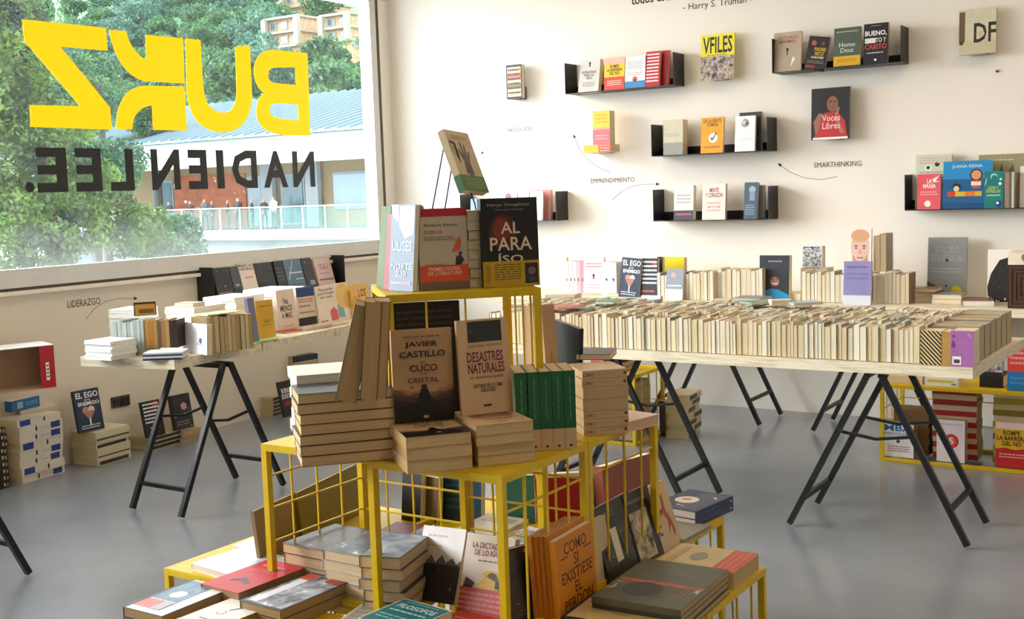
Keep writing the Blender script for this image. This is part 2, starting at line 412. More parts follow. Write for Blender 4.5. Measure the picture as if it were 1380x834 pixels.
# small writing and curved arrows on the walls
INK = mat('2b2622', .7, .02)
def wall_text(s, p0, p1, hh, bold=.0, on='right'):
    b = MB(); vs, fs = textverts(s, bold)
    if on == 'right':
        A = PY(*p0, YW); B = PY(*p1, YW)
        b.add([(A.x+(B.x-A.x)*p[0], YW-.0015, A.z+hh*p[1]) for p in vs], fs, INK); o = b.obj('lettering', wallr)
    else:
        A = PX(*p0, XL); B = PX(*p1, XL)
        b.add([(XL+.0015, A.y+(B.y-A.y)*p[0], A.z+hh*p[1]) for p in vs], fs, INK); o = b.obj('lettering', walll)
    return o
wall_text('- Harry S. Truman -', (921, 17), (1014, 2), .058, .0)
wall_text('NEGOCIOS', (684, 178), (716, 171), .028, .0)
wall_text('EMPRENDIMIENTO', (796, 247), (855, 238), .032, .0)
wall_text('SMARTHINKING', (1097, 226), (1161, 218), .032, .0)
wall_text('LIDERAZGO', (91, 415), (135, 405), .042, .0, 'left')
# last line of the quotation, its lower half shows at the top of the frame
b = MB(); vs, fs = textverts('todos estan de acuerdo en todo', .02); A = PY(851, 7, YW)
b.add([(A.x+.95*p[0], YW-.0015, A.z+.065*p[1]) for p in vs], fs, INK); b.obj('lettering', wallr)
def arrow(pts, on='right'):
    b = MB()
    if on == 'right': q = [PY(*p, YW) + Vector((0, -.001, 0)) for p in pts]
    else: q = [PX(*p, XL) + Vector((.001, 0, 0)) for p in pts]
    b.tube(q, .0013, INK, 5)
    e = q[-1]; d = (q[-1]-q[-2]).normalized(); s = d.cross(Vector((0,1,0)) if on == 'right' else Vector((1,0,0)))
    b.add([e+d*.02, e+s*.012-d*.01, e-s*.012-d*.01, e+(Vector((0,-.002,0)) if on == 'right' else Vector((.002,0,0)))], [(0,1,2),(0,1,3),(1,2,3),(2,0,3)], INK)
    b.obj('arrow', wallr if on == 'right' else walll)
arrow([(681,182),(672,188),(662,196),(650,206)])
arrow([(822,232),(805,225),(790,212),(780,199),(774,184)])
arrow([(824,270),(838,258),(852,251),(868,248),(886,248)])
arrow([(1128,238),(1108,242),(1085,240),(1065,232),(1051,222)])
arrow([(116,430),(126,417),(142,406),(160,402),(182,402)], 'left')
# socket plate and a fixing left in the wall
b = MB(); A = PX(150, 550, XL); B = PX(173, 531, XL)
b.box((XL, A.y, A.z), (XL+.012, B.y, B.z), mat('57524b', .4, metal=.6)); so = b.obj('wall_socket'); tag(so, 'grey metal double socket plate low on the wall under the window', 'socket')
for k in (0, 1):
    b = MB(); y0 = A.y+.012+(B.y-A.y-.02)*k*.5; b.box((XL+.0125, y0, A.z+.015), (XL+.017, y0+(B.y-A.y)*.38, B.z-.012), mat('2d2a27', .5)); b.obj('outlet', so)
b = MB(); A = PY(1344, 96, YW); b.tube([A, A+Vector((0,-.012,0))], .008, mat('4a4038'), 8); o = b.obj('screw_plug'); tag(o, 'small dark plug left in the wall right below the topmost lone book', 'plug')
# ceiling lamps added to lift the dim interior, unseen above the frame
for i, (x, y) in enumerate(ADDED_LAMPS):
    r_ = thing('added_ceiling_light', 'added square ceiling light panel, unseen, brightening the room', 'light', Vector((x, y, ZC)), 'added ceiling light panels')
    bb = MB(); bb.box((-.33,-.33,-.03), (.33,.33,-.001), mat('dddddd')); bb.obj('frame', r_)
    la = lamp('lamp', 'AREA', (x, y, ZC-.04), (0,0,0), LAMP_W, (1, .78, .55), .6)

# ================================================================== OUTSIDE
def leaf_mat(c1, c2, name):
    mm = bpy.data.materials.new(name); mm.use_nodes = True
    n = mm.node_tree.nodes; l = mm.node_tree.links; b = n['Principled BSDF']; b.inputs['Roughness'].default_value = .55
    t = n.new('ShaderNodeTexCoord'); no = n.new('ShaderNodeTexNoise'); no.inputs['Scale'].default_value = .9; no.inputs['Detail'].default_value = 5
    r = n.new('ShaderNodeValToRGB'); r.color_ramp.elements[0].position = .36; r.color_ramp.elements[0].color = lin(c1); r.color_ramp.elements[1].position = .66; r.color_ramp.elements[1].color = lin(c2)
    l.new(t.outputs['Object'], no.inputs['Vector']); l.new(no.outputs['Fac'], r.inputs['Fac']); l.new(r.outputs['Color'], b.inputs['Base Color'])
    tr = n.new('ShaderNodeBsdfTranslucent'); l.new(r.outputs['Color'], tr.inputs[0]); mx = n.new('ShaderNodeMixShader'); mx.inputs[0].default_value = .35
    l.new(b.outputs[0], mx.inputs[1]); l.new(tr.outputs[0], mx.inputs[2]); l.new(mx.outputs[0], n['Material Output'].inputs['Surface'])
    return mm
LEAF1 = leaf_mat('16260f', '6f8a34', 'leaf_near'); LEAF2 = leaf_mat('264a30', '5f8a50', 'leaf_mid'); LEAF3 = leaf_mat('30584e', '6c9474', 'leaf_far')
BARK = mat('4a4038', .8, .15)
def foliage(blobs, n, size, m, seed=1):
    """blobs = (centre, radii); n small leaves scattered over and inside their skins"""
    g = np.random.default_rng(seed)
    wts = np.array([b[1][0]*b[1][1] for b in blobs]); wts = wts/wts.sum()
    idx = g.choice(len(blobs), n, p=wts)
    c = np.array([b[0] for b in blobs])[idx]; r = np.array([b[1] for b in blobs])[idx]
    d = g.normal(size=(n, 3)); d /= np.linalg.norm(d, axis=1)[:, None]
    rad = g.uniform(.62, 1.06, n)[:, None]
    p = c + d*r*rad
    u = g.normal(size=(n, 3)); u /= np.linalg.norm(u, axis=1)[:, None]
    w = np.cross(u, g.normal(size=(n, 3))); w /= np.linalg.norm(w, axis=1)[:, None]
    s = size*g.uniform(.6, 1.3, n)[:, None]
    v = np.stack([p-u*s, p+w*s*.45, p+u*s, p-w*s*.45], 1).reshape(-1, 3)
    me = bpy.data.meshes.new('foliage'); me.vertices.add(4*n); me.vertices.foreach_set('co', v.ravel())
    me.loops.add(4*n); me.loops.foreach_set('vertex_index', np.arange(4*n)); me.polygons.add(n)
    me.polygons.foreach_set('loop_start', np.arange(0, 4*n, 4)); me.polygons.foreach_set('loop_total', np.full(n, 4)); me.materials.append(m); me.update(); me.validate()
    return me
def blobs_for(R_, Hh, k, seed):
    g = random.Random(seed); out = [((0,0,Hh-R_*.9), (R_*.7, R_*.7, R_*.6))]
    for i in range(k):
        a = g.uniform(0, 6.28); q = g.uniform(.35, .8)*R_
        out.append(((q*math.cos(a), q*math.sin(a), Hh-R_+g.uniform(-.55, .55)*R_), (R_*g.uniform(.3, .5),)*2 + (R_*g.uniform(.25, .4),)))
    return out
def trunk_mesh(h, r, seed, limbs=5):
    g = random.Random(seed); b = MB(); b.tube([(0,0,-.6), (.1*h*.2,0,h*.4), (0,.05*h,h*.8)], [r, r*.8, r*.4], BARK, 7)
    for i in range(limbs):
        a = g.uniform(0, 6.28); z = h*g.uniform(.35, .7); q = h*g.uniform(.25, .4)
        b.tube([(0,0,z), (q*.5*math.cos(a), q*.5*math.sin(a), z+q*.4), (q*math.cos(a), q*math.sin(a), z+q*.6)], [r*.5, r*.3, r*.12], BARK, 5)
    return b.mesh('trunk')
TREES = []
for i, (R_, Hh) in enumerate([(3.4, 7.5), (4.2, 8), (2.9, 8.5), (3.6, 6.5)]):
    bl = blobs_for(R_, Hh, 11, 30+i)
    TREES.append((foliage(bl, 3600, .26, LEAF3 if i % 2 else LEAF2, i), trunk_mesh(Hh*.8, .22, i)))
def hill_z(x, y):
    return -1.5 + max(0, y-62)*.36 + 1.5*math.sin(x*.06) + max(0, -x-95)*.1
# hillside behind the terrace
b = MB(); N = 26; vs = []; fs = []
for i in range(N+1):
    for j in range(N+1):
        x = -230+i*8.4; y = 56+j*7; vs.append((x, y, hill_z(x, y)))
for i in range(N):
    for j in range(N): fs.append((i*(N+1)+j, (i+1)*(N+1)+j, (i+1)*(N+1)+j+1, i*(N+1)+j+1))
b.add(vs, fs, photo(('4d7a52', '6f9a62', '88ab74'), .35, .9)); struct(b.obj('hillside', smooth=True))
b = MB(); b.box((-150, 8.5, -7.0), (-8, 62, -6.5), photo(('6e7a78', '8d9693', 'a3aaa4'), .5, .8)); struct(b.obj('street_ground'))
g = random.Random(5); k = 0
cand = []
for row in range(12):
    y = 63 + row*7.0
    for q in range(24):
        x = -150 + q*7.2 + g.uniform(-2.5, 2.5) - row*2
        yy = y + g.uniform(-2.5, 2.5); cand.append((x, yy))
names = ['bluish green', 'mid green', 'pale green', 'olive green']
for x, yy in cand:
    z = hill_z(x, yy); v = Vector((x, yy, z+5)) - Vector((0,0,H)); dd = v.dot(FW)
    px = 690 + FPX*v.dot(RT)/dd; py = 417 - FPX*v.dot(UP)/dd
    if dd < 1 or px < -60 or px > 530 or py < -60 or py > 330: continue
    # leave clearings for the blocks of flats and for the sky at the top right
    if 350 < px < 505 and -20 < py < 84 and yy < 113: continue
    if 350 < px < 505 and -20 < py < 40 and yy < 126: continue
    if px > 395 and py < 0: continue
    vI = k % 4
    f, t_ = TREES[vI]; r_ = thing('tree', f'{names[vI]} leafy tree on the hillside beyond the terrace roof', 'tree', Vector((x, yy, z)), 'trees on the hillside, '+names[vI])
    sc = g.uniform(.8, 1.15); r_.scale = (sc, sc, sc*g.uniform(.9, 1.15)); r_.rotation_euler.z = g.uniform(0, 6)
    fo = link('foliage', f, r_); fo['kind'] = 'stuff'; link('trunk', t_, r_); k += 1
# blocks of flats on the hill
BRK = photo(('a0795c', 'b98d6b', 'c9a07c'), 3, .8); CRM = mat('98907f', .7, .05); GLS = mat('5f7480', .15, .05, metal=.2)
def flats(label, px, py, y, w, d, h, levels, cols):
    A = PY(px, py, y)
    r_ = thing('apartment_block', label, 'building', A)
    b = MB(); b.box((0,0,-6), (w,d,h), BRK); b.obj('walls', r_)
    for k_ in range(levels+1):
        b = MB(); b.box((-.3,-.8,h*k_/levels-.14), (w+.3,d+.3,h*k_/levels+.14), CRM); b.obj('floor_slab', r_)
    for k_ in range(levels):
        for c_ in range(cols):
            x0 = w*(c_+.18)/cols; b = MB(); z0 = h*(k_+.22)/levels
            b.box((x0,-.12,z0), (x0+w*.6/cols,.05,z0+h*.56/levels), CRM); wi = b.obj('window', r_)
            b = MB(); b.box((x0+.15,-.16,z0+.15), (x0+w*.6/cols-.15,-.121,z0+h*.56/levels-.15), GLS); b.obj('pane', wi)
    for c_ in (0, 1):
        b = MB(); b.box((w*c_-.35, -1.1, 0), (w*c_+.35, -.5, h), CRM); b.obj('pier', r_)
flats('brick block of flats with white slabs high on the hill, left of the white tower', 364, 66, 112, 5.6, 6, 3.6, 2, 3)
flats('cream and brick block of flats on the hill at the top right of the window', 440, 58, 112, 4.2, 6, 3.2, 2, 2)
flats('pale block of flats above the others, against the sky', 385, 12, 140, 8.5, 6, 3.4, 1, 4)
# terrace with a standing-seam roof across the street
YF = 48.3
tb = thing('terrace_building', 'long pavilion across the street with pale ribbed metal roof and glass-railed terrace', 'building', Vector((-60, YF, 0)))
WHT = mat('9aa0a2', .5, .03); RFM = mat('75888c', .4, .04, metal=.2); BUFF = mat('a08558', .7, .08)
def tpart(name, a, b_, m, label=None):
    b = MB(); b.box((a[0]+60, a[1]-YF, a[2]), (b_[0]+60, b_[1]-YF, b_[2]), m); o = b.obj(name, tb)
    if label: o['label'] = label
    return o
tpart('back_wall', (-62, YF, 0), (-30, YF+.3, 3.6), BUFF)
tpart('floor_slab', (-64, YF-4.2, -.55), (-30, YF, 0), mat('8fa0a6', .6))
tpart('lower_wall', (-64, YF-3.2, -6.5), (-30, YF-2.9, -.56), mat('8e9a98', .7, .08))
tpart('fascia', (-66, YF-4.6, 3.35), (-30, YF-4.3, 4.75), WHT)
tpart('soffit', (-66, YF-4.29, 3.6), (-30, YF, 3.7), WHT)
b = MB(); ox = 60
b.add([(-66+ox, -4.8, 4.76), (-30+ox, -4.8, 4.76), (-30+ox, 9, 8.1), (-66+ox, 9, 8.1), (-66+ox, -4.8, 4.85), (-30+ox, -4.8, 4.85), (-30+ox, 9, 8.2), (-66+ox, 9, 8.2)], [(0,1,2,3),(4,5,6,7),(0,1,5,4),(1,2,6,5),(2,3,7,6),(3,0,4,7)], RFM); b.obj('roof', tb)
sm = MB(); sm.add([(0,-4.8,4.855),(.07,-4.8,4.855),(.07,9,8.205),(0,9,8.205),(0,-4.8,4.97),(.07,-4.8,4.97),(.07,9,8.32),(0,9,8.32)], [(0,1,2,3),(4,5,6,7),(0,1,5,4),(1,2,6,5),(2,3,7,6),(3,0,4,7)], RFM); sme = sm.mesh('roof_seam')
for q in range(44): link('roof_seam', sme, tb, (-5.6+q*.8, 0, 0))
tpart('brick_panel', (-55.6, YF-.12, 0), (-49.6, YF-.02, 3.1), photo(('c0622a', 'e08c40', 'f0aa68', 'a05028'), 2.2, .8), 'orange brick wall panel')
for x0, x1, c in ((-57.5,-55.7,'5d7f86'),(-46.8,-45.0,'47696f'),(-42.9,-39.4,'9fb6c4'),(-49.4,-48.2,'86959a')):
    fr = tpart('window', (x0, YF-.14, .1 if x1-x0 < 3 else .9), (x1, YF-.02, 2.9), WHT)
    b = MB(); b.box((x0+60+.12, -.2, .22 if x1-x0 < 3 else 1.0), (x1+60-.12, -.15, 2.75), mat(c, .1, .05)); b.obj('pane', fr)
for x0 in (-44.6, -38.6, -48.0): tpart('pillar', (x0, YF-.5, 0), (x0+.9, YF-.2, 3.6), WHT)
rg = bpy.data.materials.new('railing_glass'); rg.use_nodes = True
bs = rg.node_tree.nodes['Principled BSDF']; bs.inputs['Base Color'].default_value = (.2,.42,.36,1); bs.inputs['Alpha'].default_value = .16; bs.inputs['Roughness'].default_value = .1
rt = thing('glass_railing', 'green glass balustrade along the edge of the terrace', 'railing', Vector((-60, YF-4.1, 0)))
for q in range(19):
    x = q*1.5 - 1; b = MB(); b.box((x+.04, 0, .06), (x+1.46, .015, 1.08), rg); b.obj('glass_panel', rt)
    b = MB(); b.box((x-.03,-.02,0), (x+.03,.03,1.12), FR); b.obj('post', rt)
b = MB(); b.box((-1,-.03,1.12), (27.5,.04,1.18), FR); b.obj('handrail', rt)
# people on the terrace
def person_mesh(seed, top, legs_, hair):
    g = random.Random(seed)
    J = [(0,0,.93,.13), (0,0,1.12,.135), (0,0,1.34,.15), (0,0,1.46,.06), (0,-.01,1.58,.085), (0,-.01,1.66,.085)]
    E_ = [(0,1),(1,2),(2,3),(3,4),(4,5)]
    a = g.uniform(.1, .5)
    for s in (-1, 1):
        i = len(J); J += [(s*.19,0,1.37,.06), (s*.24,-.03,1.1,.045), (s*(.2-.1*a),-.22*a-.05,.92+.2*a,.035), (s*(.19-.12*a),-.28*a-.06,.86+.22*a,.03)]
        E_ += [(2,i),(i,i+1),(i+1,i+2),(i+2,i+3)]
        i = len(J); J += [(s*.1,0,.86,.09), (s*.12,-.02,.48,.065), (s*.13,.02,.08,.045), (s*.14,-.12,.03,.04)]
        E_ += [(0,i),(i,i+1),(i+1,i+2),(i+2,i+3)]
    me = bpy.data.meshes.new('body'); me.from_pydata([j[:3] for j in J], E_, []); o = bpy.data.objects.new('b', me); COL.objects.link(o)
    md = o.modifiers.new('s', 'SKIN'); md.use_smooth_shade = True
    for i, j in enumerate(J): me.skin_vertices[0].data[i].radius = (j[3], j[3]*.85)
    me.skin_vertices[0].data[0].use_root = True
    o.modifiers.new('u', 'SUBSURF').levels = 1
    dg = bpy.context.evaluated_depsgraph_get(); out = bpy.data.meshes.new_from_object(o.evaluated_get(dg)); bpy.data.objects.remove(o)
    for c in (top, legs_, hair, 'b98a6c'): out.materials.append(mat(c, .7, .05))
    for p in out.polygons:
        c = p.center; z = c.z
        p.material_index = 2 if (z > 1.63 or (z > 1.52 and c.y > .02)) else (3 if z > 1.46 or (abs(c.x) > .1 and z < 1.02 and z > .8 and c.y < -.03) else (0 if z > .93 else 1))
    return out
PPL = [(262,'black jacket and dark trousers','1b1b20','23252c'),(281,'grey coat and black trousers','55565c','1c1c22'),(291,'dark blue sweater and jeans','232c40','2d3a55'),(312,'black coat and grey trousers','18181b','4c4c50'),(326,'dark brown jacket and black trousers','35271f','17171b'),(345,'black shirt and dark jeans','141417','262c3d'),(361,'charcoal jacket and black trousers, beside the window','2c2e33','151519'),(374,'white shirt and dark trousers','cfd0d2','2a2c33'),(233,'dark coat, half hidden by the tree','222428','1d1e22')]
for i, (px, what, c1, c2) in enumerate(PPL):
    A = PY(px, 306, YF-3.4); s = .98+.04*math.sin(i*2)
    o = link('person', person_mesh(i, c1, c2, '1a1512')); o.location = (A.x, YF-3.6, 0); o.scale = (s,)*3; o.rotation_euler.z = [0, .6, -.5, 2.4, .2, -.9, 1.2, 0, .4][i]
    tag(o, f'standing person in {what} on the terrace', 'person')
# big leafy tree close to the window
def near_tree(label, x, y, z, blobs, n, size, m, seed, limbs):
    r_ = thing('tree', label, 'tree', Vector((x, y, z)))
    f = link('foliage', foliage(blobs, n, size, m, seed), r_); f['kind'] = 'stuff'
    b = MB()
    for pts, rr in limbs: b.tube(pts, rr, BARK, 7)
    b.obj('trunk', r_)
def rel(px, py, y, base): v = PY(px, py, y); return (v.x-base[0], v.y-base[1], v.z-base[2])
B0 = (-19.5, 17, -6.5)
bl = []
for px, py, y, r_ in [(-20,40,15,1.0),(30,80,15,.8),(10,140,15,1.0),(60,200,15,.75),(0,210,14,.9),(95,165,17,.65),(20,290,14,.9),(70,265,15,.6),(120,240,16,.62),(150,285,16,.62),(195,300,16,.52),(110,310,15,.65),(60,330,14,.7),(-20,340,13,.9),(170,325,16,.45),(-40,120,14,1.2),(115,120,18,.4),(215,330,16,.3),(160,250,17,.35),(20,20,17,.7)]:
    bl.append((rel(px, py, y, B0), (r_, r_, r_*.75)))
near_tree('large loose-leaved green tree close outside, filling the left of the window', *B0, bl, 26000, .075, LEAF1, 3,
    [([(0,0,0),(.2,-.3,4),rel(40,300,15,B0)], [.28,.2,.12]), ([rel(40,300,15,B0),rel(60,200,15,B0),rel(20,60,15,B0)], [.12,.09,.04]), ([rel(40,300,15,B0),rel(120,260,16,B0),rel(205,300,16,B0)], [.08,.05,.02]), ([rel(60,200,15,B0),rel(110,140,17,B0),rel(140,110,17,B0)], [.06,.04,.015]), ([(.2,-.3,4),rel(20,290,14,B0),rel(-20,200,14,B0)], [.12,.08,.03])])
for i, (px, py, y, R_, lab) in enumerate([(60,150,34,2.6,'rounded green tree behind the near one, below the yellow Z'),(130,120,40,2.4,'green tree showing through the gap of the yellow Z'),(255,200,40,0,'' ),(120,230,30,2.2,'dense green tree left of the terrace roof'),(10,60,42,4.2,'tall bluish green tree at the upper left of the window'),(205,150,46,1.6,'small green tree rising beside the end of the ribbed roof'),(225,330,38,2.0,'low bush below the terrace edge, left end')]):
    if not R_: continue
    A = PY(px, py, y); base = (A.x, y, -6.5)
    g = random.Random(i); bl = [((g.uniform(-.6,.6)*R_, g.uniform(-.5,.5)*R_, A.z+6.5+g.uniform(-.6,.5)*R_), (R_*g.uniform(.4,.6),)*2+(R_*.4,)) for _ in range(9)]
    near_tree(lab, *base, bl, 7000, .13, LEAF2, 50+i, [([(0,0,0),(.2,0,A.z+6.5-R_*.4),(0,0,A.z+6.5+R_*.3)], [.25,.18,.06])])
# white low house seen between the branches
hb = thing('white_house', 'low white house with pale roof seen between the branches below the yellow letters', 'building', Vector((-72, 36, -6.5)))
b = MB(); b.box((0,0,0), (9,5,11.5), WHT); b.obj('walls', hb)
b = MB(); b.box((-.5,-.5,11.51), (9.5,5.5,11.8), RFM); b.obj('roof', hb)
for q in range(4):
    b = MB(); b.box((1+q*2.1,-.06,8.8), (2.2+q*2.1,-.001,10.4), GLS); b.obj('window', hb)

# ================================================================== TABLES
STEEL = mat('17191b', .42, .1, metal=.3)
def woodtop():
    k = 'woodtop'
    if k in MC: return MC[k]
    mm = bpy.data.materials.new('whitewashed_wood'); mm.use_nodes = True
    n = mm.node_tree.nodes; l = mm.node_tree.links; b = n['Principled BSDF']; b.inputs['Roughness'].default_value = .7
    t = n.new('ShaderNodeTexCoord'); mp = n.new('ShaderNodeMapping'); mp.inputs['Scale'].default_value = (4, 30, 60)
    no = n.new('ShaderNodeTexNoise'); no.inputs['Scale'].default_value = 1.2; no.inputs['Detail'].default_value = 7; no.inputs['Roughness'].default_value = .7
    r = n.new('ShaderNodeValToRGB'); r.color_ramp.elements[0].position = .3; r.color_ramp.elements[0].color = lin('b59f7c'); r.color_ramp.elements[1].position = .52; r.color_ramp.elements[1].color = lin('e6dac0')
    l.new(t.outputs['Object'], mp.inputs['Vector']); l.new(mp.outputs['Vector'], no.inputs['Vector']); l.new(no.outputs['Fac'], r.inputs['Fac']); l.new(r.outputs['Color'], b.inputs['Base Color'])
    MC[k] = mm; return mm
def trestle(label, cx, cy, ztop, sx=.745, wy=.375, yaw=0, tall=True, group=None, w=.024):
    """two welded frames hinged at the top; feet spread along local x, frames as wide as wy"""
    r_ = thing('trestle', label, 'trestle', Matrix.Translation((cx, cy, 0)) @ Matrix.Rotation(yaw, 4, 'Z'), group)
    for s in (-1, 1):
        def pt(f, q, y): return (s*(sx/2 + (.022-sx/2)*f), y*wy/2 + s*.0*q, ztop*f + w*.5*(1-f))
        for y in (-1, 1):
            b = MB(); b.bar(pt(0,0,y), pt(.985,0,y), w, STEEL); b.obj('leg', r_)
        b = MB(); b.bar(pt(.17 if s < 0 else .2,0,-1), pt(.17 if s < 0 else .2,0,1), w*.8, STEEL); b.obj('rung', r_)
        b = MB(); b.bar(pt(.985,0,-1.05), pt(.985,0,1.05), w, STEEL); b.obj('top_bar', r_)
    for y in (-1, 1):
        b = MB(); f = .62; x = sx/2*(1-f); b.bar((-x, y*(wy/2-.015), ztop*f), (0, y*(wy/2-.015), ztop*f-.02), w*.5, STEEL); b.bar((0, y*(wy/2-.015), ztop*f-.02), (x, y*(wy/2-.015), ztop*f), w*.5, STEEL); b.obj('spreader', r_)
    return r_
def slab(label, name, corners, z0, z1, boards=5):
    """planked top: corners = near-left, near-right, far-right, far-left"""
    c = [Vector((p[0], p[1], 0)) for p in corners]
    r_ = thing(name, label, 'table', c[0] + Vector((0,0,z0)))
    for k in range(boards):
        f0 = k/boards+.0015; f1 = (k+1)/boards-.0015
        a = c[0].lerp(c[3], f0)-c[0]; b_ = c[1].lerp(c[2], f0)-c[0]; d = c[1].lerp(c[2], f1)-c[0]; e = c[0].lerp(c[3], f1)-c[0]
        dz = random.uniform(-.001, 0)
        b = MB(); b.add([a, b_, d, e]+[v+Vector((0,0,z1-z0+dz)) for v in (a, b_, d, e)], [(0,3,2,1),(4,5,6,7),(0,1,5,4),(1,2,6,5),(2,3,7,6),(3,0,4,7)], woodtop())
        b.obj('board', r_)
    return r_
ZT = .75
slab('long whitewashed plank table packed with cream pocket books, centre right', 'table', [(-3.45,4.8),(-.985,4.8),(-.955,5.78),(-3.45,5.78)], ZT-.045, ZT, 5)
trestle('black steel trestle under the right end of the long pocket-book table, nearest the camera', -1.383, 5.035, ZT-.046)
trestle('black steel trestle under the left end of the pocket-book table, behind the yellow cages', -2.6, 5.0, ZT-.046)
ZB = .785
slab('long plank table against the shelf wall, behind the pocket-book table', 'table', [(-4.6,6.66),(-.75,6.66),(-.75,7.32),(-4.6,7.32)], ZB-.045, ZB, 4)
trestle('black steel trestle under the wall table, behind the left yellow cage', -3.02, 6.985, ZB-.046)
trestle('black steel trestle under the wall table, seen through the legs of the right one', -1.93, 6.965, ZB-.046)
LT = [(-4.985, 3.655), (-4.40, 3.745), (-4.66, 6.35), (-5.24, 6.35)]
slab('whitewashed plank table under the window, covered with books', 'table', LT, .708, .755, 4)
TB2 = trestle('grey steel trestle under the near end of the window table', -4.51, 4.02, .706, sx=.69, wy=.35, yaw=math.radians(90))
trestle('grey steel trestle under the far end of the window table, mostly hidden', -4.86, 5.98, .706, sx=.5, wy=.35, yaw=math.radians(90))
trestle('black steel trestle whose single leg enters at the left edge of the frame', -4.4, 2.455, .706, sx=.69, wy=.3, yaw=math.radians(90))
slab('plank table outside the frame on the left, on the trestle with one leg in view', 'table', [(-5.0,1.0),(-4.2,1.0),(-4.2,2.52),(-5.0,2.52)], .708, .755, 4)

# ================================================================== YELLOW WIRE CAGES
YL = mat('d9b408', .38, .08); CU = .417
def cage(label, x, y, z, yaw=0, wx=CU, wy=CU, h=CU, panel=True, group=None, vert=3, hor=(.5,), r_post=.0095, open_sides=()):
    r_ = thing('wire_cage', label, 'wire cage', Matrix.Translation((x, y, z)) @ Matrix.Rotation(yaw, 4, 'Z'), group)
    p = r_post*2
    pm = boxmesh((p, p, h-.001), YL)
    for i in (0, 1):
        for j in (0, 1): link('post', pm, r_, (i*(wx-p), j*(wy-p), 0))
    for zz in (0.001, h-p-.001):
        for j in (0, 1): link('rail', boxmesh((wx-2*p-.001, p*.9, p*.9), YL), r_, (p+.0005, j*(wy-p*.9), zz))
        for i in (0, 1): link('rail', boxmesh((p*.9, wy-2*p-.001, p*.9), YL), r_, (i*(wx-p*.9), p+.0005, zz))
    if panel: link('top_panel', boxmesh((wx-.004, wy-.004, .003), YL), r_, (.002, .002, h-.0035))
    q = .005
    for side in range(4):
        if side in open_sides: continue
        Lx = wx if side % 2 == 0 else wy
        nv = max(2, round(vert*Lx/CU))
        for k in range(nv):
            f = (k+1)/(nv+1)*Lx; m_ = boxmesh((q, q, h-2*p), YL)
            loc = {0: (f, .004, p), 2: (f, wy-.008, p), 1: (wx-.008, f, p), 3: (.004, f, p)}[side]; link('wire', m_, r_, loc)
        for fr_ in (hor[side] if isinstance(hor, dict) else hor):
            zz = fr_*h
            if side % 2 == 0: link('wire', boxmesh((Lx-2*p, q, q), YL), r_, (p, .0085 if side == 0 else wy-.0135, zz))
            else: link('wire', boxmesh((q, Lx-2*p, q), YL), r_, (.0085 if side == 3 else wx-.0135, p, zz))
    return r_
GX, GY = -1.51, 2.236           # near right corner of the middle tier
G = .0015
for i, j, lab, op, hr in [(0,0,'yellow wire cage in the middle tier, front right, its corner post nearest the camera',(0,3),{1:(.765,),2:(.76,.54,.32)}),(1,0,'yellow wire cage in the middle tier, left, under the leaning upright books',(0,1),{3:(.77,.55,.32),2:(.76,.54,.32)}),(0,1,'yellow wire cage in the middle tier, right rear, under the pale pink book',(0,2,3),{1:(.765,)}),(1,1,'yellow wire cage in the middle tier, rear left, hidden behind the piles',(0,1,2,3),{})]:
    cage(lab, GX-CU*(i+1)+G+.012*i, GY+CU*j+G+.03*i, CU, wx=CU-2*G-.012*(i), wy=CU-2*G, open_sides=op, hor=hr)
s45 = math.radians(45)
TC = Vector((-1.884, 2.292, 0))
cage('topmost yellow wire cage, turned cornerwise, carrying the black and the red-topped books', TC.x, TC.y, 2*CU, yaw=s45, wx=.405, wy=.405, vert=3, hor={0:(),1:(.35,),3:(.35,)}, open_sides=(2,))
low = [((-2.335, 1.80),'lowest tier, front left'),((-1.91, 1.80),'lowest tier, front right'),((-2.762, 2.262),'lowest tier, left front, under the white books'),((-2.762, 2.685),'lowest tier, left rear'),((-1.601, 2.24),'lowest tier, under the front of the piles on the right'),((-1.601, 2.664),'lowest tier, right end with the red-banded book'),((-2.33, 3.10),'lowest tier, rear left'),((-1.905, 3.085),'lowest tier, rear right, under the navy books'),((-2.30, 2.262),'lowest tier, centre left, hidden inside'),((-2.30, 2.685),'lowest tier, centre rear, hidden inside')]
for (x, y), lab in low: cage('yellow wire cage, '+lab, x+G, y+G, 0, wx=CU-2*G, wy=CU-2*G)
cage('wide yellow wire cage at the right, full of red-striped and cream book piles', -1.745, 6.215, 0, wx=1.75, wy=.42, vert=3, hor=(.33,.66), open_sides=(0,), panel=True)
cage('yellow wire cage on the floor behind the left trestle, full of dark books', -3.53, 5.98, 0, wx=.44, wy=.40, h=.42, vert=3, open_sides=(0,))

# ================================================================== WALL SHELVES
BS = mat('141416', .45, .06)
def wall_shelf(label, x0, z0, w=.81, h=.215, d=.17, left=False, x=None, thick=.004):
    r_ = thing('wall_shelf', label, 'shelf', Matrix.Translation((x0, YW, z0)) if not left else Matrix.Translation((XL, x0, z0)) @ Matrix.Rotation(math.pi/2, 4, 'Z'))
    # local: x along, -y out of the wall
    b = MB(); b.box((0,-d,0), (w,-.001,thick), BS); b.obj('shelf_board', r_)
    for k in (0, 1):
        b = MB(); b.box((k*(w-thick),-d,thick+.0005), (k*(w-thick)+thick,-.001,h), BS); b.obj('end_plate', r_)
    b = MB(); b.box((thick+.0005,-.004,thick+.0005), (w-thick-.0005,-.001,.06), BS); b.obj('back_flange', r_)
    return r_
A_ = PY(1040.5, 98.7, 7.19); B_ = PY(761.7, 127, 7.19); C_ = PY(878, 211, 7.19); D_ = PY(880.4, 298.5, 7.19); E_ = PY(1219, 284, 7.19)
wall_shelf('black steel shelf at the top right of the wall holding four books', A_.x, A_.z, .80)
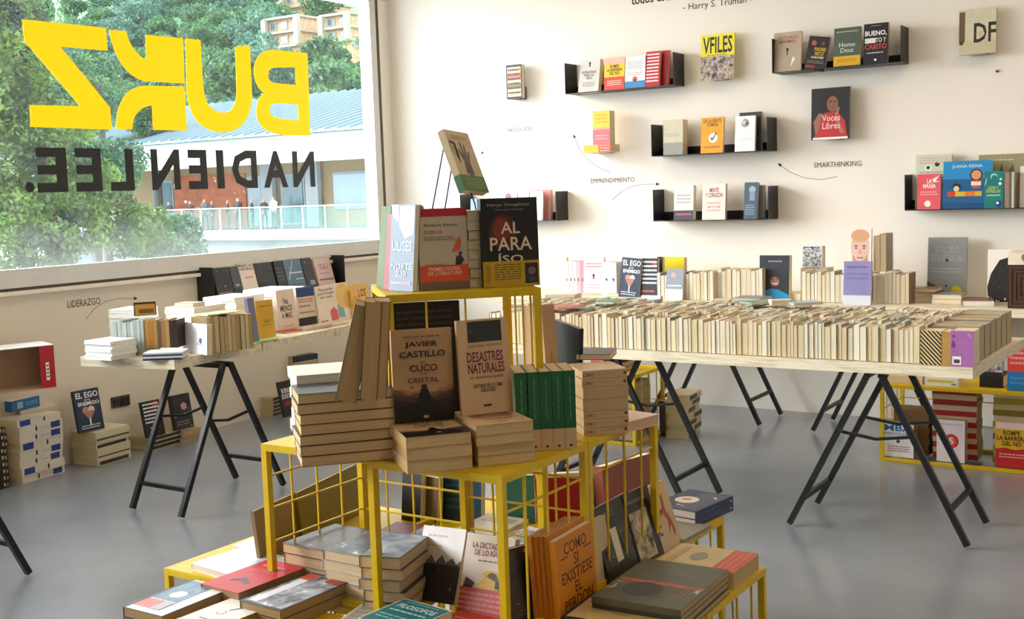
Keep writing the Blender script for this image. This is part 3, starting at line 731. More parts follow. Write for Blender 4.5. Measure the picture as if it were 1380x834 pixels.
wall_shelf('black steel shelf at the top left of the wall, with the yellow and red book', B_.x, B_.z, .835)
wall_shelf('black steel shelf in the middle row, with the orange tick book', C_.x, C_.z, .82)
wall_shelf('black steel shelf lowest in the middle, under the orange tick book shelf', D_.x, D_.z, .82)
wall_shelf('black steel shelf at the right edge with the large blue picture book', E_.x, E_.z, 1.1)
F_ = PY(621, 306, 7.19)
wall_shelf('black steel shelf half hidden behind the topmost cage', F_.x, 1.285, PY(750, 299, 7.19).x-F_.x, .21)
A_ = PX(289, 408, -5.745)
wall_shelf('black steel shelf on the parapet under the window', A_.y, .86, PX(466, 388, -5.745).y-A_.y, .22, .155, left=True)
# small single-book ledges
def ledge(label, x, z, w=.1):
    r_ = thing('book_ledge', label, 'ledge', Vector((x, YW, z)))
    b = MB(); b.box((0,-.10,0), (w,-.001,.0025), BS if 'dark' in label else mat('9b958c', .3, .05, metal=.6)); b.obj('plate', r_)
    b = MB(); b.box((0,-.003,.003), (w,-.001,.09), mat('9b958c', .3, .05, metal=.6)); b.obj('back_plate', r_)

# ================================================================== BOOKS ON THE SHELF WALL
WH, OFF, INKc, RED, CRE = 'f4f2ee', 'e6dccb', '1b1a1c', 'c8202a', 'ddcbb0'
zA = PY(1040.5, 98.7, 7.19).z+.005; zB = PY(761.7, 127, 7.19).z+.005; zC = PY(878, 211, 7.19).z+.005; zD = PY(880.4, 298.5, 7.19).z+.005; zE = PY(1219, 284, 7.19).z+.005
def sb(label, cover, l, r, top, z0, y=7.215, t=.022, lean=.1, tilt=0, **kw):
    return standpx(label, cover, l, r, top, y=y, z0=z0, t=t, lean=lean, tilt=tilt, **kw)
# top right shelf
sb('beige book with faint red title and a small black figure on the top right shelf', 'b6a48e', (1042,96), (1079,93), (1044,45), zA, front=[T('HISTORIAS\nMINIMAS', .12,.72,.88,.9,'9c3a30'), C(.5,.56,.05,INKc), R(.48,.42,.52,.55,INKc), P([(.62,.12),(.7,.2),(.78,.3),(.72,.38),(.66,.26)], WH)])
sb('dark book with yellow title leaning left on the top right shelf', '1d1516', (1083,93), (1111,91), (1090,48), zA, tilt=-.16, front=[C(.28,.8,.12,'b5543e'), C(.72,.8,.1,'5e4236'), T('PADRE\nRICO', .35,.45,.9,.68,'e0b52c',.04), T('PADRE POBRE', .25,.36,.85,.42,WH), R(.05,.08,.5,.16,'8e3b30'), L(.1,.2,.9,.3,2,'8a7b74')], spine=[R(.05,.1,.95,.9,'6e7a58')])
sb('grey-green book with a yellow lower band on the top right shelf', '4d5a4c', (1123,91), (1159,88), (1123,39), zA, front=[R(0,.02,1,.27,'e0a91e'), T('Homo\nDeus', .2,.36,.8,.62,'dfe2da',.0), L(.1,.86,.9,.92,1,'b7beb0'), L(.15,.1,.85,.2,2,'a87c18')])
sb('black book titled in white and red capitals at the right of the top right shelf', '15131a', (1163,88), (1196,85), (1165,33), zA, front=[T('BUENO,', .06,.68,.94,.82,WH,.04), R(.06,.52,.5,.64,WH), T('BONITO Y', .08,.53,.92,.64,'d9d6d2',.04), T('CARITO', .06,.36,.94,.49,'c8402f',.04), L(.15,.24,.85,.3,1,'c8c4c0'), L(.3,.92,.7,.95,1,'a8a4a0'), C(.5,.1,.05,WH)], spine=[R(.1,.2,.9,.8,'2b2830')])
# top left shelf
sb('white book with a small black pawn leaning on the top left shelf', 'd6d2ce', (779,125), (806,123), (782,81), zB, t=.045, lean=.2, front=[C(.5,.88,.05,INKc), R(.47,.76,.53,.86,INKc), T('ESTRATEGIA\nPARA LA\nVIDA', .15,.38,.85,.64,'55504e',.03), L(.2,.15,.8,.3,3,'8b8684')])
sb('yellow and red book on the top left shelf, second from its left end', 'f0c81c', (814,122), (841,120), (815,79), zB, front=[R(0,0,1,.4,'dd4438'), R(0,.8,1,1,'f2b6a2'), T('ROMPE\nLA BARRERA\nDEL NO', .12,.46,.9,.78,INKc,.03), L(.15,.12,.85,.3,3,'f3c9c0')])
sb('white book with a blue foot on the top left shelf beside the red one', 'eceaea', (842,120), (869,118), (846,77), zB, tilt=.0, front=[R(0,0,1,.22,'3f8ac4'), C(.5,.28,.13,'d66b4a'), C(.5,.24,.08,'6b4030'), L(.12,.6,.88,.85,4,'aeb6c4'), L(.12,.38,.88,.5,2,'c8a8a8')])
sb('red book with white block letters at the right of the top left shelf', 'c31a2b', (869,118), (888,116), (875,70), zB, lean=.15, front=[L(.08,.1,.92,.95,9,WH)])
sb('second red book behind the red one with white letters, end of the top left shelf', 'b5232c', (882,116), (901,115), (886,69), zB, y=7.262, lean=.12)
# middle shelf
sb('pale khaki book with grey lower half on the middle shelf', 'cfc7ac', (894,208), (920,206), (895,162), zC, t=.075, lean=.06, front=[R(0,0,1,.35,'9c968c'), L(.15,.5,.85,.62,2,'b0a890')])
sb('orange book with a white tick in a circle on the middle shelf', 'e8a010', (944,206), (974,204), (946,159), zC, lean=.12, front=[T('DE LA GENTE\nCOMUN', .1,.74,.9,.95,'5f3a10',.03), C(.55,.42,.2,WH), P([(.42,.42),(.5,.34),(.56,.38),(.72,.56),(.68,.57),(.54,.43),(.5,.4),(.45,.45)], '2b2b33'), L(.15,.12,.85,.2,1,'a56c08')])
sb('white book with a small grey crest, right end of the middle shelf', 'f2f1f3', (990,204), (1017,202), (992,157), zC, lean=.1, front=[C(.5,.8,.2,'a39aa0'), C(.42,.82,.1,'d8ccd0'), C(.6,.78,.08,'6c646c'), L(.2,.3,.8,.4,2,'dcdadc')])
sb('dark book lying on end behind the white crest book on the middle shelf', '2f2d31', (996,203), (1026,201), (998,152), zC, y=7.265, t=.03, lean=.06)
# lower shelf
sb('white book with a dark lower band on the lowest middle shelf', 'e4e0da', (908,296), (934,295), (909,250), zD, t=.045, lean=.08, front=[R(0,0,1,.28,'3a3640'), R(.1,.14,.9,.2,'b04a50'), L(.15,.45,.85,.75,3,'b8b0a8')])
sb('cream book with dark red spotted title on the lowest middle shelf', 'f0dcd0', (946,295), (977,294), (948,248), zD, t=.03, lean=.1, front=[T('MENTE\nY CORAZON', .12,.62,.88,.88,'7a2f3c',.03), C(.3,.35,.05,'d98a8a'), C(.7,.35,.05,'d98a8a'), L(.2,.2,.8,.5,3,'dba9a0')])
sb('slate blue book with a pale bottle shape at the right of the lowest middle shelf', '46566a', (1002,294), (1020,293), (1008,246), zD, t=.03, lean=.12, front=[C(.6,.8,.25,'9fb4c6'), R(.4,.5,.8,.75,'8298ac'), L(.1,.1,.8,.4,5,'8ca0b4')])
sb('grey book behind the slate blue one on the lowest middle shelf', '8d8f8c', (1008,294), (1030,293), (1012,250), zD, y=7.27, t=.02, lean=.06)
# right shelf
sb('coral pink book on the shelf at the right edge', 'e65a62', (1236,283), (1267,282), (1236,235), zE, t=.03, lean=.04, front=[T('LA\nMAGIA', .25,.6,.8,.86,WH,.03), L(.12,.38,.88,.52,2,'f3b0b0'), C(.45,.16,.14,WH), P([(.65,.85),(.95,.95),(.8,.8),(.98,.78),(.7,.76)], WH)], pg='f4ccd0')
sb('pale green leafy-patterned book behind the coral pink one', 'cfd6bd', (1233,282), (1281,281), (1233,209), zE, y=7.27, t=.03, lean=.08, front=[C(.35,.76,.06,INKc), C(.6,.82,.07,INKc), C(.35,.76,.1,'e8ead8'), C(.35,.76,.05,INKc), L(.1,.35,.9,.7,6,'9cb79a'), L(.1,.82,.9,.95,3,'d8a8a0')])
sb('large sky blue picture book with an orange striped swimmer', '1e86c4', (1270,281), (1336,280), (1270,218), zE, y=7.205, t=.018, lean=.1, front=[R(0,0,1,.62,'125a8c'), T('JUANA REINA', .18,.84,.8,.92,'bfe2f0'), C(.68,.7,.13,'1a2430'), C(.68,.7,.1,'e9956a'), R(.58,.48,.78,.56,'e8e0d0'), R(.58,.56,.78,.59,'c8502f'), R(.6,.42,.76,.47,'c8502f'), R(.1,.26,.8,.36,'d8b02a'), R(.1,.26,.26,.36,'c2402c'), R(.46,.26,.66,.36,'d87828'), C(.28,.46,.08,'26221e'), C(.28,.42,.06,'e0cba0'), R(0,0,1,.12,'0e4a7a')])
sb('teal book with white moon and stars in front of the blue picture book', '117a74', (1326,281), (1352,280), (1326,231), zE, y=7.19, t=.03, lean=.03, front=[C(.5,.85,.18,'9fd8d8'), C(.52,.82,.15,'117a74'), C(.85,.78,.06,WH), C(.82,.66,.08,WH), T('LUNA Y\nESTRELLAS', .12,.42,.85,.6,'b8d070',.02), L(.15,.3,.85,.38,1,'a8dcc8'), C(.75,.12,.18,'3b2a8c'), C(.7,.14,.07,WH), P([(.04,.6),(.1,.68),(.14,.84),(.08,.74)], WH)])
for i, c in enumerate(('8d8478','b07a6c','4a6a58','c9c0ae')):
    x0 = PY(1353, 281, 7.19).x + i*.013
    book(f"thin book with {['grey','dusty pink','dark green','cream'][i]} spine standing right of the teal one on the shelf", c, upright(Vector((x0, 7.195, zE)), Vector((1,0,0)), True, .14, .0125), .14, .205, .0125)
sb('olive beige book with dark branches, tallest at the back of the right edge shelf', '9c9470', (1318,281), (1380,279), (1318,209), zE, y=7.29, t=.03, lean=.05, front=[P([(.45,.6),(.5,.85),(.56,.6)],'5f583e'), P([(.6,.6),(.75,.82),(.8,.55)],'55603e'), L(.2,.86,.8,.92,1,'c9c2a0')])
sb('white book at the far right end of the right edge shelf', 'e4e2e0', (1374,280), (1402,279), (1374,224), zE, y=7.25, t=.03, lean=.06)
# half hidden shelf
sb('white book with pink edge standing at the right end of the half hidden shelf', 'f3ebe6', (712,299), (731,298), (714,258), 1.29, t=.02, lean=.1, front=[R(0,0,.1,1,'e07070'), L(.2,.8,.9,.95,2,'e08a80')])
sb('rosy book behind the white one on the half hidden shelf', 'd68c84', (719,299), (742,298), (720,256), 1.29, y=7.27, t=.03, lean=.05)
sb('small white book with a dark figure on the half hidden shelf', 'e9e4e4', (673,302), (696,300), (677,260), 1.29, t=.02, lean=.1, front=[C(.5,.85,.18,'8c6068'), R(.4,.5,.62,.8,'a07880')])
sb('pale blue book at the left of the half hidden shelf', '8fa6c4', (634,305), (652,304), (634,268), 1.29, t=.02, lean=.1)
# books alone on ledges
def lone(label, cover, l, r, top, led, lx, t=.02, y=7.27, lean=.03, **kw):
    A = PY(*l, y); B = PY(*r, y); z0 = (A.z+B.z)/2
    ledge(led, (A.x+B.x)/2-.05, z0-.003)
    return standpx(label, cover, l, r, top, y=y, z0=z0, t=t, lean=lean, **kw)
lone('small dark book with a cream and red patterned cover alone on the upper left wall', '2f3034', (683,133), (704,133), (683,88), 'small dark ledge under the patterned book, upper left of the wall', 0, t=.04, lean=.0, front=[R(.08,.06,.94,.93,'d9c4a0'), R(.08,.55,.94,.75,'c8746a'), R(.08,.3,.94,.42,'8c7468'), L(.12,.1,.9,.9,6,'4a3c38')])
lone('yellow and black fashion magazine titled in tall capitals', 'e8dc1c', (944,108), (989,106), (948,48), 'metal ledge under the yellow magazine', 0, t=.012, lean=.08, front=[R(0,0,1,.52,photo(('2c2f3c','8c4a48','c8605a','6a5a80','d8c0b0'), 30)), T('VFILES', .06,.58,.94,.95,INKc,.05), L(.2,.52,.8,.56,1,'6a6420')])
rom = [R(0,0,1,.44,'ee6a74'), R(0,.44,1,.5,'f3a07a'), L(.15,.6,.85,.92,3,'e8a82c'), L(.15,.12,.85,.3,2,'f5b0b0')]
zz_ = PY(800, 206, 7.22).z
b_ = ledge('metal ledge under the pile of yellow and red books', -4.05, zz_-.0035, .13)
for i in range(3):
    M, w, h = flat(Vector((PY(788, 206, 7.17).x, 7.16, zz_+i*.0175)), Vector((1,0,0)), 'spine', .21, .14)
    book(['lowest','middle','topmost'][i]+' of three yellow and red books lying on the wall ledge', 'ecc030', M, w, h, .017, spine=[R(.55,0,1,1,'dd5040'), L(.6,.3,.95,.8,1,WH)])
standpx('yellow and pink book standing on the three lying ones on the wall ledge', 'f0c838', (799,190), (822,189), (799,150), y=7.19, z0=zz_+.053, t=.075, lean=.02, front=rom)
lone('book showing a person in a red top raising both hands, alone on the wall', '1b181b', (1093,189), (1145,186), (1096,120), 'metal ledge under the book with the red top', 0, t=.018, lean=.06, front=[C(.52,.72,.26,'120e10'), C(.55,.68,.15,'8a5a46',.16), C(.5,.73,.03,'1a1010',.012), C(.62,.73,.03,'1a1010',.012), C(.56,.61,.05,'9c3c3c',.015), P([(.08,.02),(.16,.3),(.36,.52),(.7,.52),(.88,.34),(.94,.02)],'c02a30'), P([(.12,.1),(.06,.34),(.2,.52),(.3,.5),(.26,.4),(.2,.2)],'9a6852'), P([(.62,.5),(.7,.62),(.74,.6),(.68,.44),(.86,.12),(.76,.1),(.64,.36)],'a87660'), T('Voces\nLibres', .28,.2,.75,.48,'f4c8c4',.01), R(.05,.0,.95,.04,WH)])
lone('book with a pale garden photograph and bold brown letters, top right wall', '8c8468', (1292,75), (1342,70), (1296,14), 'metal ledge under the garden book at the top right', 0, t=.02, lean=.06, front=[R(0,0,1,1,photo(('cfc6a4','a8b07c','6f8c4c','d8d4bc'), 12)), R(0,.2,.16,.95,'6a543c'), R(0,.02,1,.28,'cbbf9e'), T('DF', .4,.25,1.0,.68,'33251c',.08), C(.6,.44,.09,'cbbf9e'), R(.02,.22,.12,.3,'4a3424')])

# ================================================================== BOOKS ON THE WALL TABLE
Z1 = ZB
def bt(label, cover, l, r, top, y, z0=Z1, t=.02, lean=.12, tilt=0, **kw): return standpx(label, cover, l, r, top, y=y, z0=z0, t=t, lean=lean, tilt=tilt, **kw)
bt('pale yellow book with a white panel, left end of the wall table', 'f0e8b8', (737,382), (763,380), (737,346), 7.0, t=.03, lean=.05, front=[R(.12,.2,.88,.9,WH)], spine=[R(0,0,1,1,'4aa0d8')])
for i in range(5):
    x0 = PY(762, 385, 6.95).x + i*.031
    book(f"{['white','pale pink','cream pink','pink','rose'][i]} spine-out book with a tiny figure, left end of wall table", ['eee0dc','ecc6cc','f0d4d4','e6aebc','c8909a'][i], upright(Vector((x0, 6.95, Z1)), Vector((1,0,0)), True, .15, .029), .15, .225, .029, spine=[R(.5,.35,.6,.6,INKc)])
bt('pink book with a little pawn facing out, beside the pink spines', 'f4c6cc', (786,388), (813,386), (786,346), 6.92, t=.02, lean=.08, front=[L(.1,.7,.9,.85,2,'e07888'), C(.5,.52,.06,INKc), R(.47,.42,.53,.5,INKc), L(.2,.15,.8,.3,2,'e8a8b0')])
for i in range(2):
    x0 = PY(813, 388, 6.9).x + i*.052
    book(['thick white book with a black bird on its spine','thick pale grey book with a black bird on its spine'][i]+', wall table', ['f2eef0','d8dce4'][i], upright(Vector((x0, 6.9, Z1)), Vector((1,0,0)), True, .15, .05), .15, .225, .05, spine=[P([(.45,.3),(.6,.6),(.5,.7)], INKc)])
ego = [T('EL EGO', .08,.8,.95,.94,'e8e4e0',.03), T('ES EL', .4,.73,.62,.77,WH), T('ENEMIGO', .12,.62,.95,.71,WH,.03), C(.38,.5,.13,'c98878'), C(.6,.5,.13,'e0d0cc'), P([(.25,.48),(.74,.48),(.5,.24)],'b07a70'), R(.47,.15,.52,.3,WH), L(.12,.05,.85,.16,2,'c8ccd4')]
ego2 = [C(.78,.85,.13,'d03a34')] + [L(.08,.3,.92,.95,6,WH), L(.1,.08,.8,.2,1,'c86060')]
bt('navy book with a pink heart-shaped emblem leaning on the wall table', '22304a', (833,392), (860,391), (838,346), 6.86, t=.03, lean=.12, tilt=-.08, front=ego)
bt('black book with white block text and red disc beside the navy heart book', '23242e', (863,391), (886,390), (863,348), 6.88, t=.02, lean=.1, front=ego2)
bt('bright yellow book behind the grey leaning one on the wall table', 'f2d414', (893,372), (921,370), (893,346), 7.12, z0=Z1, t=.05, lean=.05, front=[L(.1,.1,.7,.5,3,'e07838')])
bt('black spine-edged book left of the yellow one on the wall table', '2c2418', (886,388), (893,388), (885,346), 7.0, t=.03, lean=.03)
bt('grey-blue book with a pale foot leaning at the front of the wall table', '8e93a2', (896,402), (919,400), (900,362), 6.72, t=.022, lean=.2, front=[R(0,0,1,.35,'dfe4ea'), C(.4,.8,.14,'d8a898'), L(.1,.4,.9,.5,1,WH)])
g = random.Random(3)
def row(label, u0, u1, v, y, htop, tmin, tmax, spine=False, depth=.15, z0=Z1, group=None, cols=('d9cbb0','cfc0a4','b9a98c','e2d6bf','8c6f5c','7c8894'), pgs=('ece0c6','e4d4b4','efe6d2'), single=True, ang=0, seed=1, n=None, hvar=.012, cat='book', leanm=0):
    gg = random.Random(seed); A = PY(u0, v, y); B = PY(u1, v, y); x = A.x; k = 0
    while x < B.x - .004:
        t = gg.uniform(tmin, tmax); h = htop + gg.uniform(-hvar, hvar); w = depth + gg.uniform(-.012, .004)
        M = upright(Vector((x, y+gg.uniform(0,.006), z0)), yawv(ang), spine, w, t)
        book(label if isinstance(label, str) else label[k % len(label)], gg.choice(cols), M, w, h, t-.0006, pg=gg.choice(pgs), single=single, group=group, name='paperback')
        x += t; k += 1
row('cream-edged book standing fore-edge out on the wall table, beside the grey-blue leaning book', 921, 958, 400, 6.76, .175, .016, .03, group='fore-edge books, wall table left block', seed=3)
row('tall cream-edged book in the block left of the smiling portrait book', 962, 1024, 400, 6.8, .185, .018, .04, group='fore-edge books, wall table middle block', seed=4)
row('pale book standing fore-edge out just left of the yellow book', 885, 896, 398, 6.8, .16, .015, .03, group='fore-edge books, wall table far block', seed=5)
bt('dark book with a smiling person in a blue top on the wall table', '26282e', (1023,390), (1063,389), (1026,344), 6.85, t=.045, lean=.06, front=[C(.5,.42,.22,'3c2a26'), C(.52,.42,.15,'b07a62'), P([(.0,.02),(.1,.2),(.4,.26),(.65,.24),(1,.12),(1,.02)],'2090c8'), R(.42,.36,.62,.385,WH), C(.45,.47,.025,INKc), C(.6,.47,.025,INKc), L(.3,.82,.75,.9,1,'8c8c92')])
bt('black and white drawing book above the fore-edge block left of the bearded portrait', 'dddde4', (1081,366), (1108,364), (1083,331), 7.05, z0=Z1+.19, t=.06, lean=.04, front=[R(.05,.05,.95,.95,photo(('1c1c28','dcdce4','3c3c4c','f0f0f4'), 40)), L(.1,.86,.9,.95,1,INKc)])
row('thick cream book lying under the black and white drawing book', 1079, 1112, 372, 7.02, .182, .07, .09, spine=False, z0=Z1+.0, group='support books', seed=12)
row('cream-edged book in the long fore-edge block under the bearded portrait book, left part', 1080, 1135, 403, 6.8, .175, .017, .03, group='fore-edge books, wall table right block', seed=6)
row('cream-edged book in the fore-edge block right of the lilac leaning book', 1176, 1222, 405, 6.8, .17, .017, .034, group='fore-edge books, wall table block right of the lilac book', seed=7)
bt('book with a bearded face on a white cover, raised above the fore-edge block', 'f0e6e0', (1144,362), (1174,360), (1144,308), 6.98, z0=Z1+.185, t=.02, lean=.05, front=[C(.5,.52,.42,'e6bfae',.42), C(.5,.82,.42,'d8a27c',.16), C(.5,.24,.36,'c99a80',.2), C(.5,.4,.3,'e6bfae',.2), R(.24,.56,.4,.59,'8c5a48'), R(.6,.56,.76,.59,'8c5a48'), C(.32,.52,.045,'4a6078'), C(.68,.52,.045,'4a6078'), P([(.46,.5),(.54,.5),(.58,.38),(.42,.38)],'d8a690'), R(.36,.27,.64,.3,'b0645a')])
row('thick fore-edge book beside the bearded portrait', 1177, 1190, 362, 6.99, .215, .03, .045, z0=Z1+.17, group='tall books right of the bearded portrait', cols=('8c7c60','5c4a38'), pgs=('a8936c','b8a27c'), seed=9, depth=.16)
row('hidden fore-edge book carrying the portrait book', 1146, 1200, 400, 6.97, .168, .03, .05, group='books behind the lilac one', seed=19)
bt('lilac book with a white foot leaning before the fore-edge block, under the bearded portrait', '8a83b4', (1136,406), (1173,405), (1139,352), 6.7, t=.025, lean=.1, front=[R(0,0,1,.22,'d4d6e2'), L(.12,.82,.88,.9,1,'5c5488'), L(.12,.55,.88,.75,2,'7a72a4')])
bt('large grey book with a yellow dot leaning on the wall above the table', '8c8e8e', (1249,388), (1301,389), (1250,320), 7.22, z0=Z1, t=.03, lean=.1, front=[T('EN EL CIELO\nCON ESTRELLAS', .1,.6,.9,.85,'a8aaaa'), C(.76,.12,.13,'d4c818'), C(.5,.62,.04,INKc), C(.5,.2,.03,INKc), L(.1,.4,.9,.5,2,'a4a6a6'), P([(0,0),(0,.28),(.5,.1),(.5,0)],'5a3c2e')])
stackpx(piled('cream thick book lying flat','left of the grey book with the yellow dot',2), ('cbb894','d8c8a6'), (1221,407), (1258,407), Z1, .19, (.03,.028), jit=.004)
M, w, h = flat(PZ(1222, 407, Z1)+Vector((.01,.01,.0585)), Vector((1,0,0)), 'head', .15, .16); book('brown book lying on the two cream ones left of the grey book', '9c7050', M, w, h, .02, name='paperback')
stackpx(piled('thick cream-edged book','in front of the yellow dot',2), ('c8bda4','9aa09c'), (1256,409), (1296,410), Z1, .2, (.026,.026), jit=.003)
stackpx('brown covered book with white page edges lying right of the grey dot book', ('7c5440',), (1297,413), (1340,413), Z1, .22, (.032,), jit=0, pg='f3efe8')
bt('white book with a black and white group photograph, beside the wooden box', 'ece4da', (1330,395), (1362,393), (1332,336), 6.98, t=.02, lean=.08, front=[P([(.05,.02),(.0,.3),(.15,.55),(.5,.8),(.85,.85),(.95,.6),(.9,.02)], photo(('1e1c1c','6c6864','d8d0c8','2c2a2a'), 22))])
stackpx('thin white book lying flat before the brown framed box', ('a8a098',), (1318,408), (1358,408), Z1+.001, .12, (.012,), jit=0)
# dark brown framed box with a pale lid and round knob
bx = thing('wooden_box', 'dark brown box with nested grooved frames and a pale lid at the right edge', 'box', Vector((PY(1358,411,6.72).x, 6.72, Z1)))
DB = mat('3a2418', .4, .1)
b = MB(); b.box((0,0,0), (.26,.2,.235), DB); b.obj('body', bx)
for k in range(4):
    b = MB(); q = .012+.022*k; e = .006
    for a_, c_ in (((q,-.004,q),(.26-q,0,q+e)),((q,-.004,.235-q-e),(.26-q,0,.235-q)),((q,-.004,q+e),(q+e,0,.235-q-e)),((.26-q-e,-.004,q+e),(.26-q,0,.235-q-e))): b.box(a_, c_, mat('5c3e2c', .4))
    b.obj('frame', bx)
b = MB(); b.box((0,0,.2355), (.26,.2,.30), mat('e8dcc6', .5)); b.obj('lid', bx)
b = MB(); b.tube([(.09,-.001,.275),(.09,-.012,.275)], .022, mat('a06a34', .4), 14); b.obj('knob', bx)
# low piles at the front of the wall table
for lab, c, A, B, dp, ts in [
    ('pale pink book','e2b8b0',(735,404),(775,404),.16,(.018,.016)), ('cream book','d8c8a8',(782,398),(818,398),.16,(.015,)), ('orange-edged cream book','d9a06c',(818,399),(856,400),.17,(.018,)),
    ('grey-lilac book','7c7c90',(985,410),(1024,411),.2,(.013,.013,.012)), ('cream book','d9cdb0',(960,408),(983,408),.17,(.014,)), ('cream book','e2d8c0',(1046,404),(1078,405),.18,(.02,.02))]:
    n_ = len(ts); where = {735:'left end of the wall table',782:'by the pink book with the pawn',818:'below the navy heart book',985:'left of the smiling portrait',960:'beside the grey-lilac pile',1046:'left of the lilac leaning book'}[A[0]]
    stackpx(piled(lab+' lying flat', where, n_) if n_ > 1 else f'single {lab} lying flat, {where}', (c,), A, B, Z1, dp, ts, jit=.004)

# ================================================================== POCKET BOOKS ON THE BIG TABLE
PC = ('d8c8a4','cbb78e','c9bda4','e4d8c0','b7a284','9a8c78','c4a8a0','a8b0b4','6c5648','dfd3bd','c8ba9c')
PCT = ('e8ddca','dccbb0','cfc0a8','b8a890','c2b4b0','a7aaa8','d9c4bc','8c9a94','c8b49c','efe6d8','777068','bb8f7c','9aa6b0','d4c8b8')
def pocket_row(y, x0, x1, hb, group, label, seed, count=97, stuff=None, depth=.108):
    gg = random.Random(seed); ts = [gg.uniform(.013, .03) for _ in range(count)]
    k = (x1-x0)/sum(ts); x = x0; gap = .0
    for i, t in enumerate(ts):
        t *= k; f = (x-x0)/(x1-x0)
        h = round(hb*(1-.1*f) + gg.choice((-.01,-.006,0,0,.004,.006,.01)), 3); w = round(depth + gg.choice((-.012,-.006,0)), 3); tt = round(t-.0008, 4)
        M = upright(Vector((x, y+gg.uniform(0, .008), ZT+.0005)), Vector((1,0,0)), False, w, tt)
        lean = gg.choice((0,0,0,.02,-.015))
        c = gg.choice(PCT if seed > 20 else PC)
        if stuff is None:
            book(label, c, M, w, h, tt, pg=gg.choice(('e9dbbb','e2d0a8','f0e6cf','dcc79c')), single=True, group=group, name='pocket_book')
        else:
            cm = mat(gg.choice(PCT), .4, .05); pm = pages(gg.choice(('e9dbbb','f0e6cf')))
            q = .0012
            for a_, b_, m_ in (((0,0,tt-q),(w,h,tt),cm),((0,0,0),(w,h,q),cm),((0,0,q),(q,h,tt-q),cm),((q,.0015,q),(w-.0015,h-.0015,tt-q),pm)): stuff.box(a_, b_, m_, M)
        x += t
LAB = 'cream-edged pocket book packed fore-edge out in the %s row of the long table'
pocket_row(4.822, -3.3, -1.195, .158, 'pocket books, front row', LAB % 'front', 21)
pocket_row(4.94, -3.3, -1.19, .162, 'pocket books, second row', LAB % 'second', 22)
pocket_row(5.058, -3.3, -1.185, .163, 'pocket books, third row', LAB % 'third', 23)
sf = MB()
for q, sd in enumerate((24, 25, 26)): pocket_row(5.176+q*.118, -3.3, -1.18+.005*q, .163, None, None, sd, stuff=sf)
o = sf.obj('pocket_books'); tag(o, 'packed rows of pocket books at the back of the long table', 'books', None, 'stuff')
# right end of the rows
zz = ZT+.0006
def strip_mat():
    mm = bpy.data.materials.new('striped_cover'); mm.use_nodes = True; n = mm.node_tree.nodes; l = mm.node_tree.links; b = n['Principled BSDF']
    t = n.new('ShaderNodeTexCoord'); w = n.new('ShaderNodeTexWave'); w.wave_type = 'BANDS'; w.bands_direction = 'DIAGONAL'; w.inputs['Scale'].default_value = 16
    r = n.new('ShaderNodeValToRGB'); r.color_ramp.interpolation = 'CONSTANT'; r.color_ramp.elements[0].color = lin('15110f'); r.color_ramp.elements[1].position = .5; r.color_ramp.elements[1].color = lin('e6cda4')
    l.new(t.outputs['Object'], w.inputs['Vector']); l.new(w.outputs['Fac'], r.inputs['Fac']); l.new(r.outputs['Color'], b.inputs['Base Color']); return mm
M = face(Vector((-1.19, 4.815, zz)), Vector((1,0,0)), .138, .082, .1)
rb = book('thick book with black and cream diagonal stripes at the right end of the front row', 'd9c08c', M, .082, .138, .1)
b = MB()
def clip_rect(poly, w, h):
    for ax, lim, sg in ((0,0,1),(0,w,-1),(1,0,1),(1,h,-1)):
        out = []
        for k in range(len(poly)):
            p, q = poly[k-1], poly[k]; dp, dq = (p[ax]-lim)*sg, (q[ax]-lim)*sg
            if (dp >= 0) != (dq >= 0): f = dp/(dp-dq); out.append((p[0]+(q[0]-p[0])*f, p[1]+(q[1]-p[1])*f))
            if dq >= 0: out.append(q)
        poly = out
        if not poly: return []
    return poly
for k in range(14):
    c0 = -.01 + k*.0175
    pts = clip_rect([(-.01, c0+.011), (.1, c0+.011-.1155), (.1, c0+.011-.1155+.0085), (-.01, c0+.011+.0085)], .082, .138)
    if len(pts) > 2: b.add([(x, y, .1004) for x, y in pts], [tuple(range(len(pts)))], mat('16110f', .4))
b.obj('stripes', rb)
book('mustard-edged book between the striped and the violet one', 'b58a4a', upright(Vector((-1.106, 4.815, zz)), Vector((1,0,0)), True, .11, .034), .11, .137, .034)
M = face(Vector((-1.071, 4.81, zz)), Vector((1,0,0)), .143, .088, .12)
book('violet-pink boxed volume with a white sticker at the right front corner of the table', 'a868a8', M, .088, .143, .12, front=[R(.08,.05,.45,.28,WH), R(.14,.09,.4,.2,'4a444c'), P([(.02,.6),(.1,.75),(.2,.6),(.1,.5)],'7c3a90'), P([(.7,.9),(.9,.8),(.8,.95)],'c890c8'), C(.12,.85,.06,'7c3a90')])
for i in range(6):
    y = 4.94+i*.118
    M = face(Vector((-1.185+.01, y, zz)), Vector((1,0,0)), .15, .19, .105)
    book(f"dusty thick volume at the right end of the {ORD[i+1]} row on the long table", ['9c8c80','b4a48c','8c8478','c0ad92','a0948a','b09878'][i], M, .185, .145-.004*(i%2), .105, pg='b8a684')
